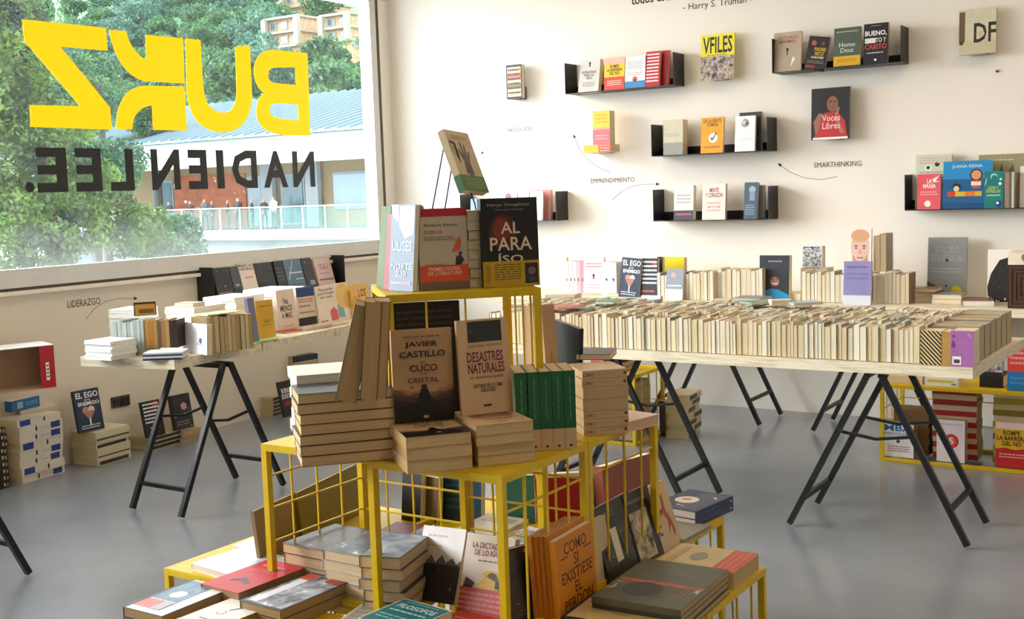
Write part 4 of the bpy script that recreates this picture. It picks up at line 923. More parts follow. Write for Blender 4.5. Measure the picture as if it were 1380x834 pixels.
# things lying on and behind the rows
zt = ZT+.176
stackpx('teal book lying on the back rows of pocket books', ('2a8c7c',), (801,410), (827,410), zt, .16, (.014,), jit=0)
bt('slate book with a pale shell picture rising at the back of the rows', '5c6c84', (829,425), (862,425), (829,401), 5.54, z0=ZT, t=.02, lean=.05, front=[C(.5,.72,.34,'d9cfd2',.16), C(.5,.66,.2,'e0a8a0',.1)])
bt('pale lilac book rising behind the rows right of the shell book', 'e6e0e6', (864,423), (890,423), (864,398), 5.55, z0=ZT, t=.03, lean=.03, front=[L(.1,.6,.9,.9,4,'c8bccc')])
stackpx('red book lying slanted at the left back of the pocket rows', ('b0403a',), (752,418), (790,414), zt, .12, (.012,), jit=0)
stackpx('grey-green book lying on the pocket rows', ('7c9484',), (1013,411), (1052,408), zt, .11, (.012,), jit=0)
stackpx('pale blue book lying on the back of the pocket rows', ('a8b8c8',), (1070,412), (1110,410), zt, .1, (.012,), jit=0)
stackpx('cream rolled-edge book lying on the pocket rows', ('e6dcc4',), (1040,411), (1068,410), zt+.0001, .07, (.022,), jit=0)

# ================================================================== WINDOW SHELF AND WINDOW TABLE
def wsb(label, cover, l, r, top, t=.02, lean=.27, **kw): return standpx(label, cover, l, r, top, x=-5.785, z0=.8655, t=t, lean=lean, **kw)
DKP = photo(('1c1e20','3a3c3a','5c5a50','22262a'), 26)
wsb('dark botanical book at the left end of the parapet shelf', '2a2c2e', (296,408), (318,405), (283,362), t=.03, front=[R(.05,.3,.95,.9,DKP), R(.1,.1,.9,.2,'8a6c64')])
wsb('charcoal book with a grey band next to the dark botanical one on the parapet shelf', '3f454a', (319,404), (330,403), (306,360), t=.03, front=[R(0,0,1,.3,'22262a'), R(.3,.35,.7,.42,'9aa0a4')])
wsb('cream book titled in heavy black capitals on the parapet shelf', 'e0cfc0', (331,402), (351,399), (314,357), front=[T('MARCAS\nNEGRAS', .02,.78,.98,.98,INKc,.04), L(.3,.5,.8,.6,1,'c06a60'), C(.7,.12,.08,'d0a868')])
wsb('black book with a pale cone shape on the parapet shelf', '23262a', (352,398), (375,394), (345,355), front=[P([(.2,.8),(.8,.8),(.6,.4),(.5,.3),(.4,.4)], DKP), L(.2,.15,.7,.22,1,'c0c0b8'), L(.1,.03,.5,.08,1,'c8a840')])
wsb('black book between the cone cover and the blue triangle one on the parapet shelf', '1a1c22', (378,394), (390,392), (369,352), t=.025, front=[L(.1,.3,.8,.8,4,'4a505c')])
wsb('steel blue book with a pale triangle line on the parapet shelf', '4f6b80', (391,391), (414,387), (378,351), front=[P([(.1,.35),(.5,.95),(.53,.95),(.15,.35)],'b8ccd4'), L(.2,.5,.95,.6,1,'c8d4d8'), L(.5,.3,.95,.38,1,'b8c8cc'), L(.2,.05,.8,.2,2,'39505f')])
wsb('dark book with small pictures beside the steel blue one on the parapet shelf', '25282e', (415,387), (428,385), (405,348), t=.03, front=[R(.3,.5,.9,.9,DKP), R(.4,.1,.9,.25,'8a8c90')])
wsb('dusty pink book with red lettering, right end of the parapet shelf', 'c9aca4', (431,386), (453,383), (421,349), front=[T('VIDA Y\nOBRA', .2,.6,.85,.8,'8c4a44',.01), L(.1,.15,.95,.3,1,'6c4440'), L(.2,.4,.8,.5,1,'a8807a')])

ZL = .7555
def lt(label, cover, bl, br, top, t=.02, lean=.1, z=ZL, **kw): return standpx(label, cover, bl, br, top, z=z, t=t, lean=lean, **kw)
def rowpx(label, A, B, z, h, depth, tmin, tmax, spine=False, group=None, cols=('c8b48c',), pgs=('e9d9b8',), seed=1, hvar=.008, labels=None):
    gg = random.Random(seed); A = PZ(*A, z); B = PZ(*B, z); a, d = dirs(A, B); Ltot = (B-A).length; x = 0; k = 0
    while x < Ltot-.006:
        t = gg.uniform(tmin, tmax); hh = h+gg.uniform(-hvar, hvar)
        M = upright(Vector((A.x, A.y, z)) + a*x + d*gg.uniform(0, .006), a, spine, depth, t)
        book(labels[k % len(labels)] if labels else label, cols[k % len(cols)], M, depth, hh, t-.0006, pg=gg.choice(pgs), single=True, group=group); x += t; k += 1
rowpx('pale grey-green spined book in the grey block at the near end of the window table', (152,478), (192,479), ZL, .17, .12, .017, .024, spine=True, group='grey spined books, near end of the window table', cols=('a9afa8','9aa49e','b4b6b2','8f9a96'), seed=31)
stackpx(piled('blue-edged thin book lying flat','at the near corner of the window table',4), ('28334c','dfe3ea','3a4a6a','e6e6ea'), (193,486), (246,484), ZL, .13, (.009,.009,.009,.009), mode='spine', jit=.003)
for i, c in enumerate(('c08a3e','b4803c','b98a50','6c5440','a4794a','b89058','3a241c','2c1a16')):
    p = PZ(195, 470, ZL+.037); q = PZ(240, 469, ZL+.037); a, d = dirs(p, q)
    M = upright(Vector((p.x, p.y, ZL+.037)) + a*(.0205*i) + d*.02, a, True, .11, .0195)
    book(f"upright book with {['ochre','tan','sand brown','dark olive','brown','light brown','very dark brown','near-black'][i]} spine standing on the blue-edged pile", c, M, .11, .135+.003*(i%3), .0195, single=True)
lt('broad pale lilac white book between the brown spines and the fore-edge block', 'ece8f2', (246,474), (279,479), (241,434), t=.03, lean=.05, front=[C(.75,.45,.06,'5c6c80'), L(.6,.3,.85,.35,1,'8c94a0')])
rowpx('cream-edged book in the fore-edge block at the window table edge', (282,478), (341,469), ZL, .18, .13, .016, .028, group='fore-edge block on the window table', cols=('8a6f4a','c0a468','9c7c50','6c583c','a88c5c'), pgs=('c8b080','b89c68','d8c498','a88c5c'), seed=33)
p = PZ(282,478,ZL); q = PZ(341,469,ZL); a, d = dirs(p, q); M, w, h = flat(Vector((p.x, p.y, ZL+.1895)) + a*.01 + d*.01, a, 'fore', .2, .11)
book('lime and pale blue magazine lying on top of the fore-edge block', 'cfe07c', M, w, h, .006)
lt('slate lilac book behind the ochre one on the window table', '6c6c8c', (341,462), (350,460), (320,408), t=.02, lean=.1, z=ZL)
lt('ochre yellow book standing at the window table edge', 'd4a420', (349,457), (372,453), (346,406), t=.022, lean=.08, front=[L(.2,.8,.9,.88,1,'a87c18'), T('El libro', .4,.4,.75,.5,'9c7418'), L(.25,.3,.8,.36,1,'b08818')])
lt('dull red book showing left of the slate lilac one on the window table', 'a83a40', (305,452), (322,450), (298,413), t=.02, lean=.1)
lt('cream book with a black handwritten title on the window table', 'e8d4c4', (378,447), (402,443), (371,392), t=.018, lean=.1, front=[T('Ves\nMENOS\nA MAS', .15,.3,.8,.8,'2a2624',.02), L(.2,.08,.8,.14,1,'b8a498')])
lt('book with a blue head and cream label over a black foot on the window table', 'e0cdb8', (404,442), (428,438), (402,388), t=.02, lean=.08, front=[R(0,.76,1,1,'1c3c80'), R(0,0,1,.24,'1c1c26'), L(.1,.6,.9,.72,2,'c8603c'), L(.1,.48,.7,.56,1,'b85038'), L(.1,.32,.9,.4,1,'8c7c70')])
lt('wide cream book with a thin black title and red-blue bird on the window table', 'e4d2c0', (431,438), (474,428), (428,387), t=.03, lean=.1, front=[T('Pequeña\npsicologia\nde casa', .06,.66,.55,.94,INKc,.01), P([(.38,.04),(.36,.3),(.48,.4),(.58,.3),(.6,.04)],'c8302c'), P([(.62,.08),(.6,.4),(.68,.5),(.78,.36),(.82,.06)],'5c9ca4'), C(.8,.66,.2,'d8b030'), C(.95,.52,.14,'c8982c'), L(.06,.02,.3,.1,1,'8c5c50')])
lt('yellow and orange patterned book partly behind the left upright books', 'e6b45c', (476,428), (500,424), (474,384), t=.02, lean=.1, front=[T('LOS', .45,.6,.85,.85,'4c3018',.02), C(.3,.4,.3,'dca028'), R(.6,.1,.95,.4,'c87838')])
stackpx('red book lying flat at the window table edge', ('b8242c',), (384,449), (412,445), ZL, .1, (.008,), mode='fore', jit=0)
stackpx(piled('cream book lying flat','behind the red flat one on the window table',2), ('e0c8b0','d8b8a0'), (412,446), (448,440), ZL, .09, (.009,.009), mode='fore', jit=.002)
stackpx('cream flat book under the wide cream book, window table', ('d8c4a8',), (448,440), (470,436), ZL, .05, (.01,), mode='fore', jit=0)
stackpx('green-edged thin book lying under the ochre book', ('7cb05c',), (346,463), (376,457), ZL, .06, (.005,), mode='fore', jit=0)
# white piles
stackpx(piled('white thick book','at the near left corner of the window table',5), ('e8ecf2','f2f2f2','dfe6ee','f4f4f2','eceef0'), (114,484), (150,486), ZL, .16, (.02,.018,.017,.02,.017), mode='fore', jit=.006, pg='f4f2ec')
stackpx(piled('white large book','behind the grey block on the window table',7), ('efefef','f6f4f0','eceae6','f2f2f4'), (150,462), (190,462), ZL, .2, (.028,.026,.028,.026,.028,.026,.02), jit=.006, pg='f6f3ea')
def abspile(label, where, covers, x, y, yaw, L_, D, ts, z, pg='f6f3ea'):
    labs = piled(label, where, len(ts)); zz = z
    for i, t in enumerate(ts):
        aa = yawv(yaw+random.uniform(-1.5, 1.5)); M, w, h = flat(Vector((x+random.uniform(-.004,.004), y+random.uniform(-.004,.004), zz)), aa, 'head', L_, D); book(labs[i], covers[i % len(covers)], M, w, h, t-.0006, pg=pg, name='paperback'); zz += t
abspile('white wide book', 'in the middle rear of the window table', ('f2f2f0','eceef0','f6f4ee'), -4.99, 4.21, 8, .2, .26, (.026,.026,.026,.028,.026,.024,.02,.016), ZL)
abspile('bright white book', 'at the far rear of the window table', ('f4f4f4','f0eee8','f8f6f2'), -5.04, 4.53, 8, .22, .27, (.025,.027,.024,.026,.024,.026,.024,.02,.018), ZL)
abspile('pure white book', 'before the parapet shelf', ('f6f6f6','f2f2ee'), -5.07, 4.86, 8, .24, .28, (.026,.028,.026,.026,.028,.026,.026,.02,.02), ZL)
standpx('gold-framed dark book standing on the white pile, highest at the left of the window table', '2c2016', (181,426), (211,424), (180,408), z=ZL+.19, t=.02, lean=.05, front=[R(.05,.05,.95,.85,'c8984c'), R(.2,.15,.9,.5,'7c5c34'), L(.3,.2,.7,.4,2,'3a2c1c')])
M, w, h = flat(Vector((-4.95, 4.24, ZL+.1925)), yawv(8), 'head', .13, .1); book('tan book lying beside the gold-framed one', 'b07c50', M, w, h, .02)

# ================================================================== PILES ALONG THE WINDOW WALL (FLOOR)
sp = [C(.38,.5,.022,'38202c',.35), R(.72,.12,.94,.88,'26408c'), L(.5,.3,.68,.6,1,'b8a8b8')]
sp2 = [R(.06,.1,.3,.9,'26408c'), C(.62,.5,.022,'38202c',.35)]
stackpx(piled('thick cream book with blue-boxed spine','on the floor below the white gift box',8), ('e4d8c8',), (31,653), (88,636), .001, .2, (.042,.045,.045,.045,.045,.045,.045,.04), mode='spine', jit=.006, spines=[sp, sp2, sp, sp, sp2, sp], pg='e0cda0')
stackpx('pale book lying on top of the blue-boxed spine pile', ('dfd3c0',), (28,559), (80,550), .354, .17, (.02,), jit=0)
standpx('bright blue box-like volume on top of the blue-boxed spine pile', '2a6aa4', (16,556), (54,547), (17,541), z=.376, t=.05, lean=0, front=[R(.2,.2,.4,.8,'9ab4c4'), L(.5,.3,.95,.7,2,'7cacd4')])
b0 = PZ(-22, 548, .376)
stackpx(piled('cream wide book','left of the blue-boxed pile, under the open box',8), ('d8c8a0',), (-30,640), (4,640), .001, .2, (.055,)*8, jit=.005, pg='d8c492')
bxr = thing('cardboard_box', 'open white cardboard box with a red printed side, at the left edge', 'box', Matrix.Translation(PX(-14, 533, -5.62)) @ Matrix.Rotation(math.radians(70), 4, 'Z'))
bw, bd, bh = .34, .22, .235
CB = mat('c8a98a', .8, .08); CW = mat('f0ece8', .5); CR = mat('b81c26', .4)
for nm, a_, c_, m_ in (('bottom_panel',(0,0,0),(bw,bd,.004),CB),('back_panel',(0,bd-.004,.0045),(bw,bd,bh-.0045),CB),('top_panel',(0,0,bh-.004),(bw,bd,bh),CW),('inner_side_panel',(0,.001,.0045),(.004,bd-.0045,bh-.0045),CB),('side_panel',(bw-.075,0,.0045),(bw,.004,bh-.0045),CR),('end_panel',(bw-.004,.0045,.0045),(bw,bd-.0045,bh-.0045),CR)):
    b = MB(); b.box(a_, c_, m_); b.obj(nm, bxr)
b = MB(); put_art(b, [R(.35,.18,.6,.62,WH), L(.38,.22,.57,.58,4,INKc)], .07, .22, lambda x, y, e: (bw-.072+x, -e, .005+y)); b.obj('printed_label', bxr)
# dark beaded column at the very left
stackpx(piled('black book with gold dotted spine','at the bottom left edge of the frame',9), ('1a1614',), (-25,668), (14,656), .001, .16, (.037,)*9, mode='spine', jit=.003, spines=[[R(.8,.3,.86,.8,'d8b890'), R(.9,.2,.97,.7,'b8906a')]])
W2 = ('cfc09c','d8caa8')
stackpx(piled('dark-striped cream book','under the navy book by the wall socket',6), W2, (131,629), (176,616), .001, .2, (.034,.03,.036,.03,.036,.034), mode='spine', jit=.006, spines=[[R(.05,.15,.92,.75,'3a3230')], [R(.02,.5,.98,.8,'4a403c')], [R(.0,.0,.0,.0,'4a403c')]], pg='d8c8a0')
standpx('navy book with a bright heart emblem propped on the pile by the wall socket', '22304a', (107,580), (141,573), (97,528), x=-5.72, z0=.206, t=.02, lean=.16, front=ego)
stackpx(piled('black-spined cream book','under the black block-text book, window wall',3), ('b8a67c',), (204,608), (245,596), .001, .19, (.028,.026,.026), mode='spine', jit=.004, spines=[[R(.0,.2,1,.9,'28211f')]], pg='c8b488')
stackpx(piled('tan book','right end of the low pile under the black block-text book',2), ('b8986c',), (247,597), (270,589), .001, .18, (.03,.035), mode='spine', jit=.004, pg='c8b488')
standpx('black book of white block text with a red disc propped beside the wall socket', '17151a', (199,601), (224,592), (181,545), x=-5.72, z0=.085, t=.018, lean=.2, front=[C(.74,.86,.17,'b8302a'), L(.08,.35,.9,.95,6,WH), L(.3,.2,.8,.28,1,WH), L(.4,.1,.7,.14,1,'b05048')])
standpx('dark book with a pinkish figure propped right of the black block-text one', '2c2426', (238,582), (262,575), (229,534), x=-5.73, z0=.085, t=.035, lean=.15, front=[R(.05,.05,.95,.9,photo(('2a2426','5a3c48','8c6a70','38343c'),24)), C(.6,.65,.16,'c89090'), L(.1,.1,.8,.25,2,'8c8870')])
stackpx(piled('cream book with black spine marks','on the floor under the window table',5), ('b8a47c',), (367,562), (383,557), .001, .2, (.028,.026,.028,.026,.028), mode='spine', jit=.004, spines=[[R(.1,.1,.8,.8,'2a2624')]], pg='d0bc8c', L_=.17)
standpx('black book with white and red capitals propped before the far pile of the window wall', '1a181c', (384,560), (400,557), (371,516), x=-5.6, z0=.03, t=.02, lean=.22, front=[T('BUENO\nBONITO', .1,.5,.9,.8,WH,.04), T('CARITO', .15,.3,.85,.44,'c03030',.04)])
stackpx(piled('dark covered book','behind the propped black book, far end of window wall',8), ('2a2a30','3a3840','b8a888','22242c'), (398,552), (432,545), .001, .2, (.05,.05,.05,.05,.05,.05,.04,.04), mode='spine', jit=.008, pg='c8b48c')

# ================================================================== TOP CAGE
ZTOP = 3*CU+.0005
def tp(label, cover, bl, br, top, z=ZTOP, t=.03, lean=.05, **kw): return standpx(label, cover, bl, br, top, z=z, t=t, lean=lean, **kw)
AM = 'd8c3a0'
tp('black book titled AL PARAISO in pale letters with a yellow band, on the topmost cage', '0c0a0c', (652,388), (728,384), (649,268), t=.045, lean=.03, front=[C(.38,.62,.25,'4a1a0c',.2), C(.36,.65,.16,'7a2a10',.13), T('Hanya Yanagihara', .12,.9,.86,.94,'a8a29c',.0), L(.25,.855,.75,.875,1,'7c746c'), T('AL', .34,.6,.68,.73,AM,.01), T('PARA', .14,.41,.88,.56,AM,.01), T('ÍSO', .28,.27,.72,.38,AM,.01), R(0,0,1,.29,'b8940e'), L(.2,.07,.68,.26,7,'5c4a08'), R(.74,.03,.97,.26,'1c1a20'), C(.86,.17,.07,'6c5c5c'), R(.8,.05,.93,.1,'3c3844'), R(.05,.05,.13,.25,'a07c0c')])
tp('grey-beige book with a red top edge, orange band and small running figure, topmost cage', 'b8a890', (568,392), (634,388), (560,282), t=.03, lean=.06, front=[R(0,.9,1,1,'a81420'), R(0,.1,1,.3,'d0481c'), R(0,0,1,.1,'6c584c'), T('Bárbara Blasco', .12,.78,.8,.815,'6c5c50'), T('DICEN LOS', .12,.69,.48,.73,'b03a24'), T('PREMIO NOBEL\nDE LITERATURA', .15,.18,.85,.28,'f0c8a8',.01), P([(.66,.46),(.82,.66),(.86,.58),(.82,.48)],'d0502c'), P([(.72,.3),(.74,.4),(.84,.42),(.9,.36),(.84,.3)],'2a1c24'), C(.83,.44,.035,'2a1c24'), L(.1,.6,.75,.66,2,'8c7c6c'), R(.1,.3,.5,.32,'9c8c78')])
tp('steel blue book with a peach patch leaning at the left of the topmost cage', '55708f', (524,391), (556,393), (528,276), z=ZTOP, t=.016, lean=.1, front=[P([(.35,.98),(.98,.98),(.95,.66),(.6,.6),(.35,.75)],'c8a088'), P([(.0,1),(.3,1),(.34,.8),(.1,.85)],'a4b4d4'), T('ULISES', .1,.46,.9,.58,'b0c4dc'), T('NORTE\nSUR', .06,.16,.94,.32,'a8bccc',.01), L(.1,.05,.9,.12,1,'c090a0')])
tp('red book with an orange edge behind the steel blue one on the topmost cage', 'a03020', (516,389), (530,391), (521,288), t=.02, lean=.12, spine=[R(0,0,1,1,'c87838')])
tp('olive green book leaning at the far left of the topmost cage', '5c6a1c', (507,385), (519,389), (521,283), t=.016, lean=.12, spine=[R(0,.1,1,.9,'7c8c28')])
stackpx(piled('cream and green edged book','between the grey-beige and the black title books',8), ('c8b898','1c6c3c','d0c0a0','b8a888'), (634,388), (652,387), ZTOP, .14, (.026,.026,.024,.026,.024,.026,.026,.026), jit=.002, L_=.066, pg='c8b494')
# easel with the hand cover, raised behind
ez = thing('wire_easel', 'black wire easel on the topmost cage holding the book with a dark hand', 'easel', TC + Vector((0,0,ZTOP)))
EZ0 = Vector((-1.93, 2.64, 0))
def on_plane(u, v, q0, nrm): r = ray(u, v); s_ = (q0 - Vector((0,0,H))).dot(nrm)/r.dot(nrm); return Vector((0,0,H)) + r*s_
nv = Vector((FW.x, FW.y, 0)).normalized(); qp = Vector((-1.93, 2.62, 1.3))
p1 = on_plane(568,298,qp,nv); p2 = on_plane(599,193,qp,nv); p3 = on_plane(604,189,qp,nv); p4 = on_plane(612,193,qp,nv); p5 = on_plane(612,205,qp,nv); p6 = on_plane(583,285,qp,nv)
p1.z = ZTOP+.002; p6.z = ZTOP+.002
foot = Vector((0,0,0))
inv = ez.matrix_world.inverted()
b = MB(); b.tube([inv@p for p in (p1+Vector((-.02,0,0)), p2, p3, p4)], .0022, STEEL, 6); b.obj('rear_wire', ez)
b = MB(); b.tube([inv@p for p in (p5, p6+Vector((-.01,-.0,0)))], .0022, STEEL, 6); b.obj('front_wire', ez)
qb = on_plane(655,262,qp+nv*-.03,nv); b = MB(); q2 = qb.copy(); q2.z = ZTOP+.002
b.tube([inv@p for p in (p4, on_plane(640,275,qp,nv), q2)], .0022, STEEL, 6); b.tube([inv@p for p in (p1+Vector((-.02,0,0)), q2)], .0022, STEEL, 6); b.obj('support_wire', ez)
A = on_plane(627,256,qp-nv*.05,nv); B = on_plane(663,262,qp-nv*.05,nv); D = on_plane(598,176,qp-nv*.0,nv)
# narrow book seen leaning: face turned away to the right, tilted
up = (D-A).normalized(); a0 = yawv(93); nn = a0.cross(up).normalized(); a2 = up.cross(nn).normalized()
hh = (D-A).length + .005
M = basis(a2, up, nn, A - nn*.022)
book('beige book with a dark hand and green lower band on the wire easel', 'b8a078', M, .12, hh, .022, front=[R(0,0,1,.26,'3a5c1c'), L(.15,.05,.9,.22,4,'6c8c3c'), P([(.35,.3),(.42,.5),(.3,.66),(.34,.7),(.46,.58),(.44,.8),(.5,.82),(.53,.6),(.58,.78),(.63,.77),(.6,.58),(.7,.68),(.74,.66),(.62,.46),(.66,.28)],'3a261c'), R(.45,.26,.6,.45,'2c1c16'), L(.2,.84,.8,.92,2,'8c7450')], spine=[R(.74,0,1,1,'1e5c24')])
stackpx(piled('dark book','carrying the easel book',4), ('26282c','1c4c2c','2c2420','303438'), (640,378), (664,380), ZTOP, .1, (.035,.035,.03,.03), jit=.002, L_=.12)
bd_ = thing('wooden_ball', 'small brown wooden ball at the foot of the wire easel', 'ball', on_plane(566,281,qp,nv))
me = bpy.data.meshes.new('ball'); bmx = bmesh.new(); bmesh.ops.create_uvsphere(bmx, u_segments=14, v_segments=8, radius=.011); bmx.to_mesh(me); bmx.free(); me.materials.append(mat('9c7a48', .5)); link('ball', me, bd_)
pz = bd_.location.z
b = MB(); b.tube([(0,0,-.01), (0,0,ZTOP-pz+.0005)], .002, STEEL, 6); b.obj('pin', bd_)

# ================================================================== MIDDLE TIER
ZM = 2*CU+.0005
RT_ = 'c8a878'
PGD = 'd6b888'
# inside the top cage: dark folded stand and black book
A = TC + yawv(45)*.022 + yawv(135)*.14 + Vector((0,0,ZM+.02)); book('tall black book with faint grey text inside the topmost cage', '0e0f12', face(A, yawv(45), .36, .19, .02, .02), .19, .36, .02, front=[L(.1,.72,.9,.95,5,'3a3c40')])
stackpx(piled('thick brown-edged book','at the left front of the middle tier',7), ('8c3c2c','7a5c3c','2a2420','6c4c34'), (406,630), (531,604), ZM, .16, (.0265,)*7, mode='fore', jit=.003, pg=PGD, L_=.245, yaw=49)
abspile('white book', 'behind the left brown-edged pile', ('f0ece4','e8e4dc'), PZ(406,630,ZM).x-.118, PZ(406,630,ZM).y+.125, 50, .16, .2, (.0295,)*7, ZM, pg='f4f0e6')
# three upright books on the left pile
zl = ZM+.0265*7
for i, (u0, v0, u1, v1, ut, vt) in enumerate([(451,541,478,542,480,418),(485,541,503,539,497,415),(500,540,518,536,516,415)]):
    A = PZ(u0, v0, zl); a = yawv(40); t_ = (.05,.04,.036)[i]
    d = Z.cross(a); up = (Z + a*(.26,.1,.09)[i] + d*.02).normalized(); ex = -(d - up*d.dot(up)).normalized(); ez_ = ex.cross(up)
    M = basis(ex, up, ez_, A - ez_*t_*1.0 + d*.15)
    book(['thick brown-edged book with a pale top leaning at the far left of the left pile','upright brown-edged book in the middle of the three on the left pile','upright brown-edged book nearest the author title book on the left pile'][i], '2a2824', M, .15, .235, t_, pg='bb9868')
# the two leaning title books on their piles
def ragged(y, amp, seed): g_ = random.Random(seed); return [(0,0)] + [(0, y+amp*1.6)] + [(k/14, y + amp*abs(k/7-1)**2*1.6 + g_.uniform(-.5,.5)*amp) for k in range(1, 14)] + [(1, y+amp*1.6), (1,0)]
jav = [P(ragged(.33,.035,1),'a87c54'), P(ragged(.30,.035,2),'7c5436'), P(ragged(.265,.035,3),'4c3222'), P(ragged(.22,.03,4),'2a1c15'), P(ragged(.16,.03,5),'15100d'), P([(.34,.12),(.4,.26),(.46,.36),(.56,.36),(.62,.26),(.68,.12)],'15100d'), R(.47,.34,.55,.4,'15100d'), P([(.44,.38),(.58,.38),(.51,.41)],'15100d'), T('JAVIER', .22,.8,.76,.87,'2a1c18',.03), T('CASTILLO', .12,.7,.88,.77,'2a1c18',.03), T('EL', .46,.635,.56,.66,'6c3c2c'), T('CUCO', .28,.545,.74,.62,'4c2018',.02), T('DE', .46,.51,.56,.53,'6c3c2c'), T('CRISTAL', .24,.425,.76,.48,'4c2a20',.01), L(.2,.9,.8,.94,1,'8c5c40'), P([(.26,.36),(.34,.38),(.26,.4),(.3,.38)],'1a110d'), R(.48,.04,.56,.07,'c8a878')]
ztj = .0335
c1, z1_ = stackpx(piled('thick cream-edged book','under the author title book with the dark figure',3), ('c8a474','b8946a','c8a474'), (549,640), (633,623), ZM, .21, (.031,.031,.029), mode='head', jit=.002, pg=PGD, L_=.163, yaw=50, tops=jav)
standpx('tan book titled EL CUCO DE CRISTAL above a dark standing figure', 'c49a6c', (532,571), (613,564), (528,446), z=z1_+.001, t=.016, lean=.01, front=jav)
des = [R(.2,.76,.86,.98,photo(('1c1a18','4a4438','8c8070','2c2620'),26)), T('JOSE CARO PRUNDICE', .2,.7,.86,.735,'7c5c44'), T('DESASTRES', .16,.55,.86,.66,'7a1a2c',.02), T('NATURALES', .17,.43,.88,.54,'7a1a2c',.02), T('en América Latina', .2,.375,.84,.41,'7c5c44'), T('HISTORIA EN LA CIMA\nDESASTRES', .25,.23,.82,.32,'3a241c'), R(.42,.08,.58,.1,'3a241c')]
c2, z2_ = stackpx(piled('thick cream-edged book','under the DESASTRES NATURALES book',4), ('c8a474','d0ac7c'), (644,630), (722,609), ZM, .21, (.026,.026,.026,.026), mode='head', jit=.004, pg=PGD, L_=.15, yaw=53, tops=des)
standpx('tan book titled DESASTRES NATURALES in dark red under a dark photograph', 'cda67a', (623,561), (692,553), (610,433), z=z2_+.001, t=.012, lean=.08, front=des)
# green spines
p = PZ(697, 609, ZM); q = PZ(783, 604, ZM); a, d = dirs(p, q); tt = .031
for i in range(5):
    M = upright(p + a*(tt*i + (.002 if i else 0)), a, True, .15, tt-.001)
    book(f"dark green book with a cream foot, {['leftmost','second from the left','middle one','fourth from the left','rightmost'][i]} of five on the middle tier".replace('on the middle tier','upright'), '1a5a34', M, .15, .205, tt-.001, spine=[R(.73,0,1,1,'cfae80'), L(.08,.35,.6,.65,1,'5c8c5c'), C(.95,.5,.018,'5c4030',.14)], front=[R(0,.0,1,.27,'cfae80')], pg='d0b080')
# pile of cream spines with capitals
le = [R(0,0,1,1,'cba87a'), T('LEMO', .02,.25,.26,.7,'7c6048'), L(.34,.4,.72,.6,1,'a88c68'), R(.91,.35,.97,.65,'4c3428')]
le2 = [R(0,0,1,1,'c8a474')]
c3, z3_ = stackpx(piled('tan book with capitals on its spine','right of the green books',7), ('c8a474',), (787,588), (845,583), ZM, .15, (.0225,.0225,.0225,.033,.033,.0225,.0225), mode='spine', jit=.002, L_=.128, spines=[le, le, le, le2, le2, le, le], pg=PGD)
stackpx('near-black book lying on top of the tan spine pile', ('241f1d',), (776,485), (824,485), z3_, .14, (.017,), jit=0, L_=.1)
stackpx('pale pink book lying at the right end of the middle tier', ('e8c4b0',), (846,583), (887,572), ZM, .24, (.03,), mode='head', jit=0, L_=.14, pg='d8b088')
# leaning thick book and black plate right of the top cage
M = basis(Vector((-.8,.6,0)).normalized(), Vector((-.06,.0,1)).normalized(), Vector((.6,.8,.036)).normalized(), PZ(768,500,ZM+.0)+Vector((-.01,.0,.0)))
book('thick tan book with spaced capitals on its spine, upright right of the topmost cage', 'b8956a', upright(PZ(742,574,ZM), yawv(60), True, .12, .042) @ Matrix.Rotation(-.10, 4, 'Z'), .12, .345, .042, spine=[T('HISTORIA MENOR', .4,.35,.9,.65,'8c6c44')], pg='c8a87c')
book('black plate-like book leaning behind the thick tan one', '15161a', upright(PZ(778,569,ZM)+Vector((-.015,.03,0)), yawv(60), True, .16, .012) @ Matrix.Rotation(.10, 4, 'Z'), .16, .27, .012)

# ================================================================== INSIDE AND ON THE LOWEST TIER
ZL1 = CU+.0005
def lie(label, cover, A, B, h, ts, z=ZL1, mode='head', jit=0, **kw):
    return stackpx(label, cover if isinstance(cover, tuple) else (cover,), A, B, z, h, ts if isinstance(ts, tuple) else (ts,), mode=mode, jit=jit, **kw)
SKY = photo(('5a7c9c','a8c4dc','e8ece8','8c9ca8'), 16)
# left column
lie('white book lying at the left corner of the lowest tier', 'eef2f4', (258,768), (352,797), .20, .022, front=[C(.6,.65,.16,'b4ccd8'), C(.75,.5,.1,'9cb4c0'), L(.2,.8,.6,.9,1,'c8d4da')], pg='e8d4c0')
lie('small white book lying behind the first white one at the left', 'f4f2ec', (314,741), (350,748), .15, .016, pg='e8d8c4', L_=.14)
cov = lambda *a: list(a)
def lieT(label, cover, A, B, h, ts, ztop, mode='head', jit=0, **kw):
    ts = ts if isinstance(ts, tuple) else (ts,)
    z0 = ztop - sum(ts)
    a = PZ(*A, ztop); b_ = PZ(*B, ztop); al, d = dirs(a, b_); L0 = kw.pop('L_', None) or (b_-a).length
    covers = cover if isinstance(cover, tuple) else (cover,); kw.setdefault('name', 'paperback'); top = kw.pop('front', None); sps = kw.pop('spines', None); zz = z0
    for i, t in enumerate(ts):
        j = Vector((random.uniform(-jit, jit), random.uniform(-jit, jit), 0))
        M, w, hh = flat(Vector((a.x, a.y, zz))+j, al, mode, L0, h); k2 = dict(kw)
        if i == len(ts)-1 and top: k2['front'] = top
        if sps: k2['spine'] = sps
        book(label[i] if isinstance(label, (list, tuple)) else label, covers[i % len(covers)], M, w, hh, t-.0006, **k2); zz += t
PGT = 'a8855a'
def on(n): return ZL1 + n
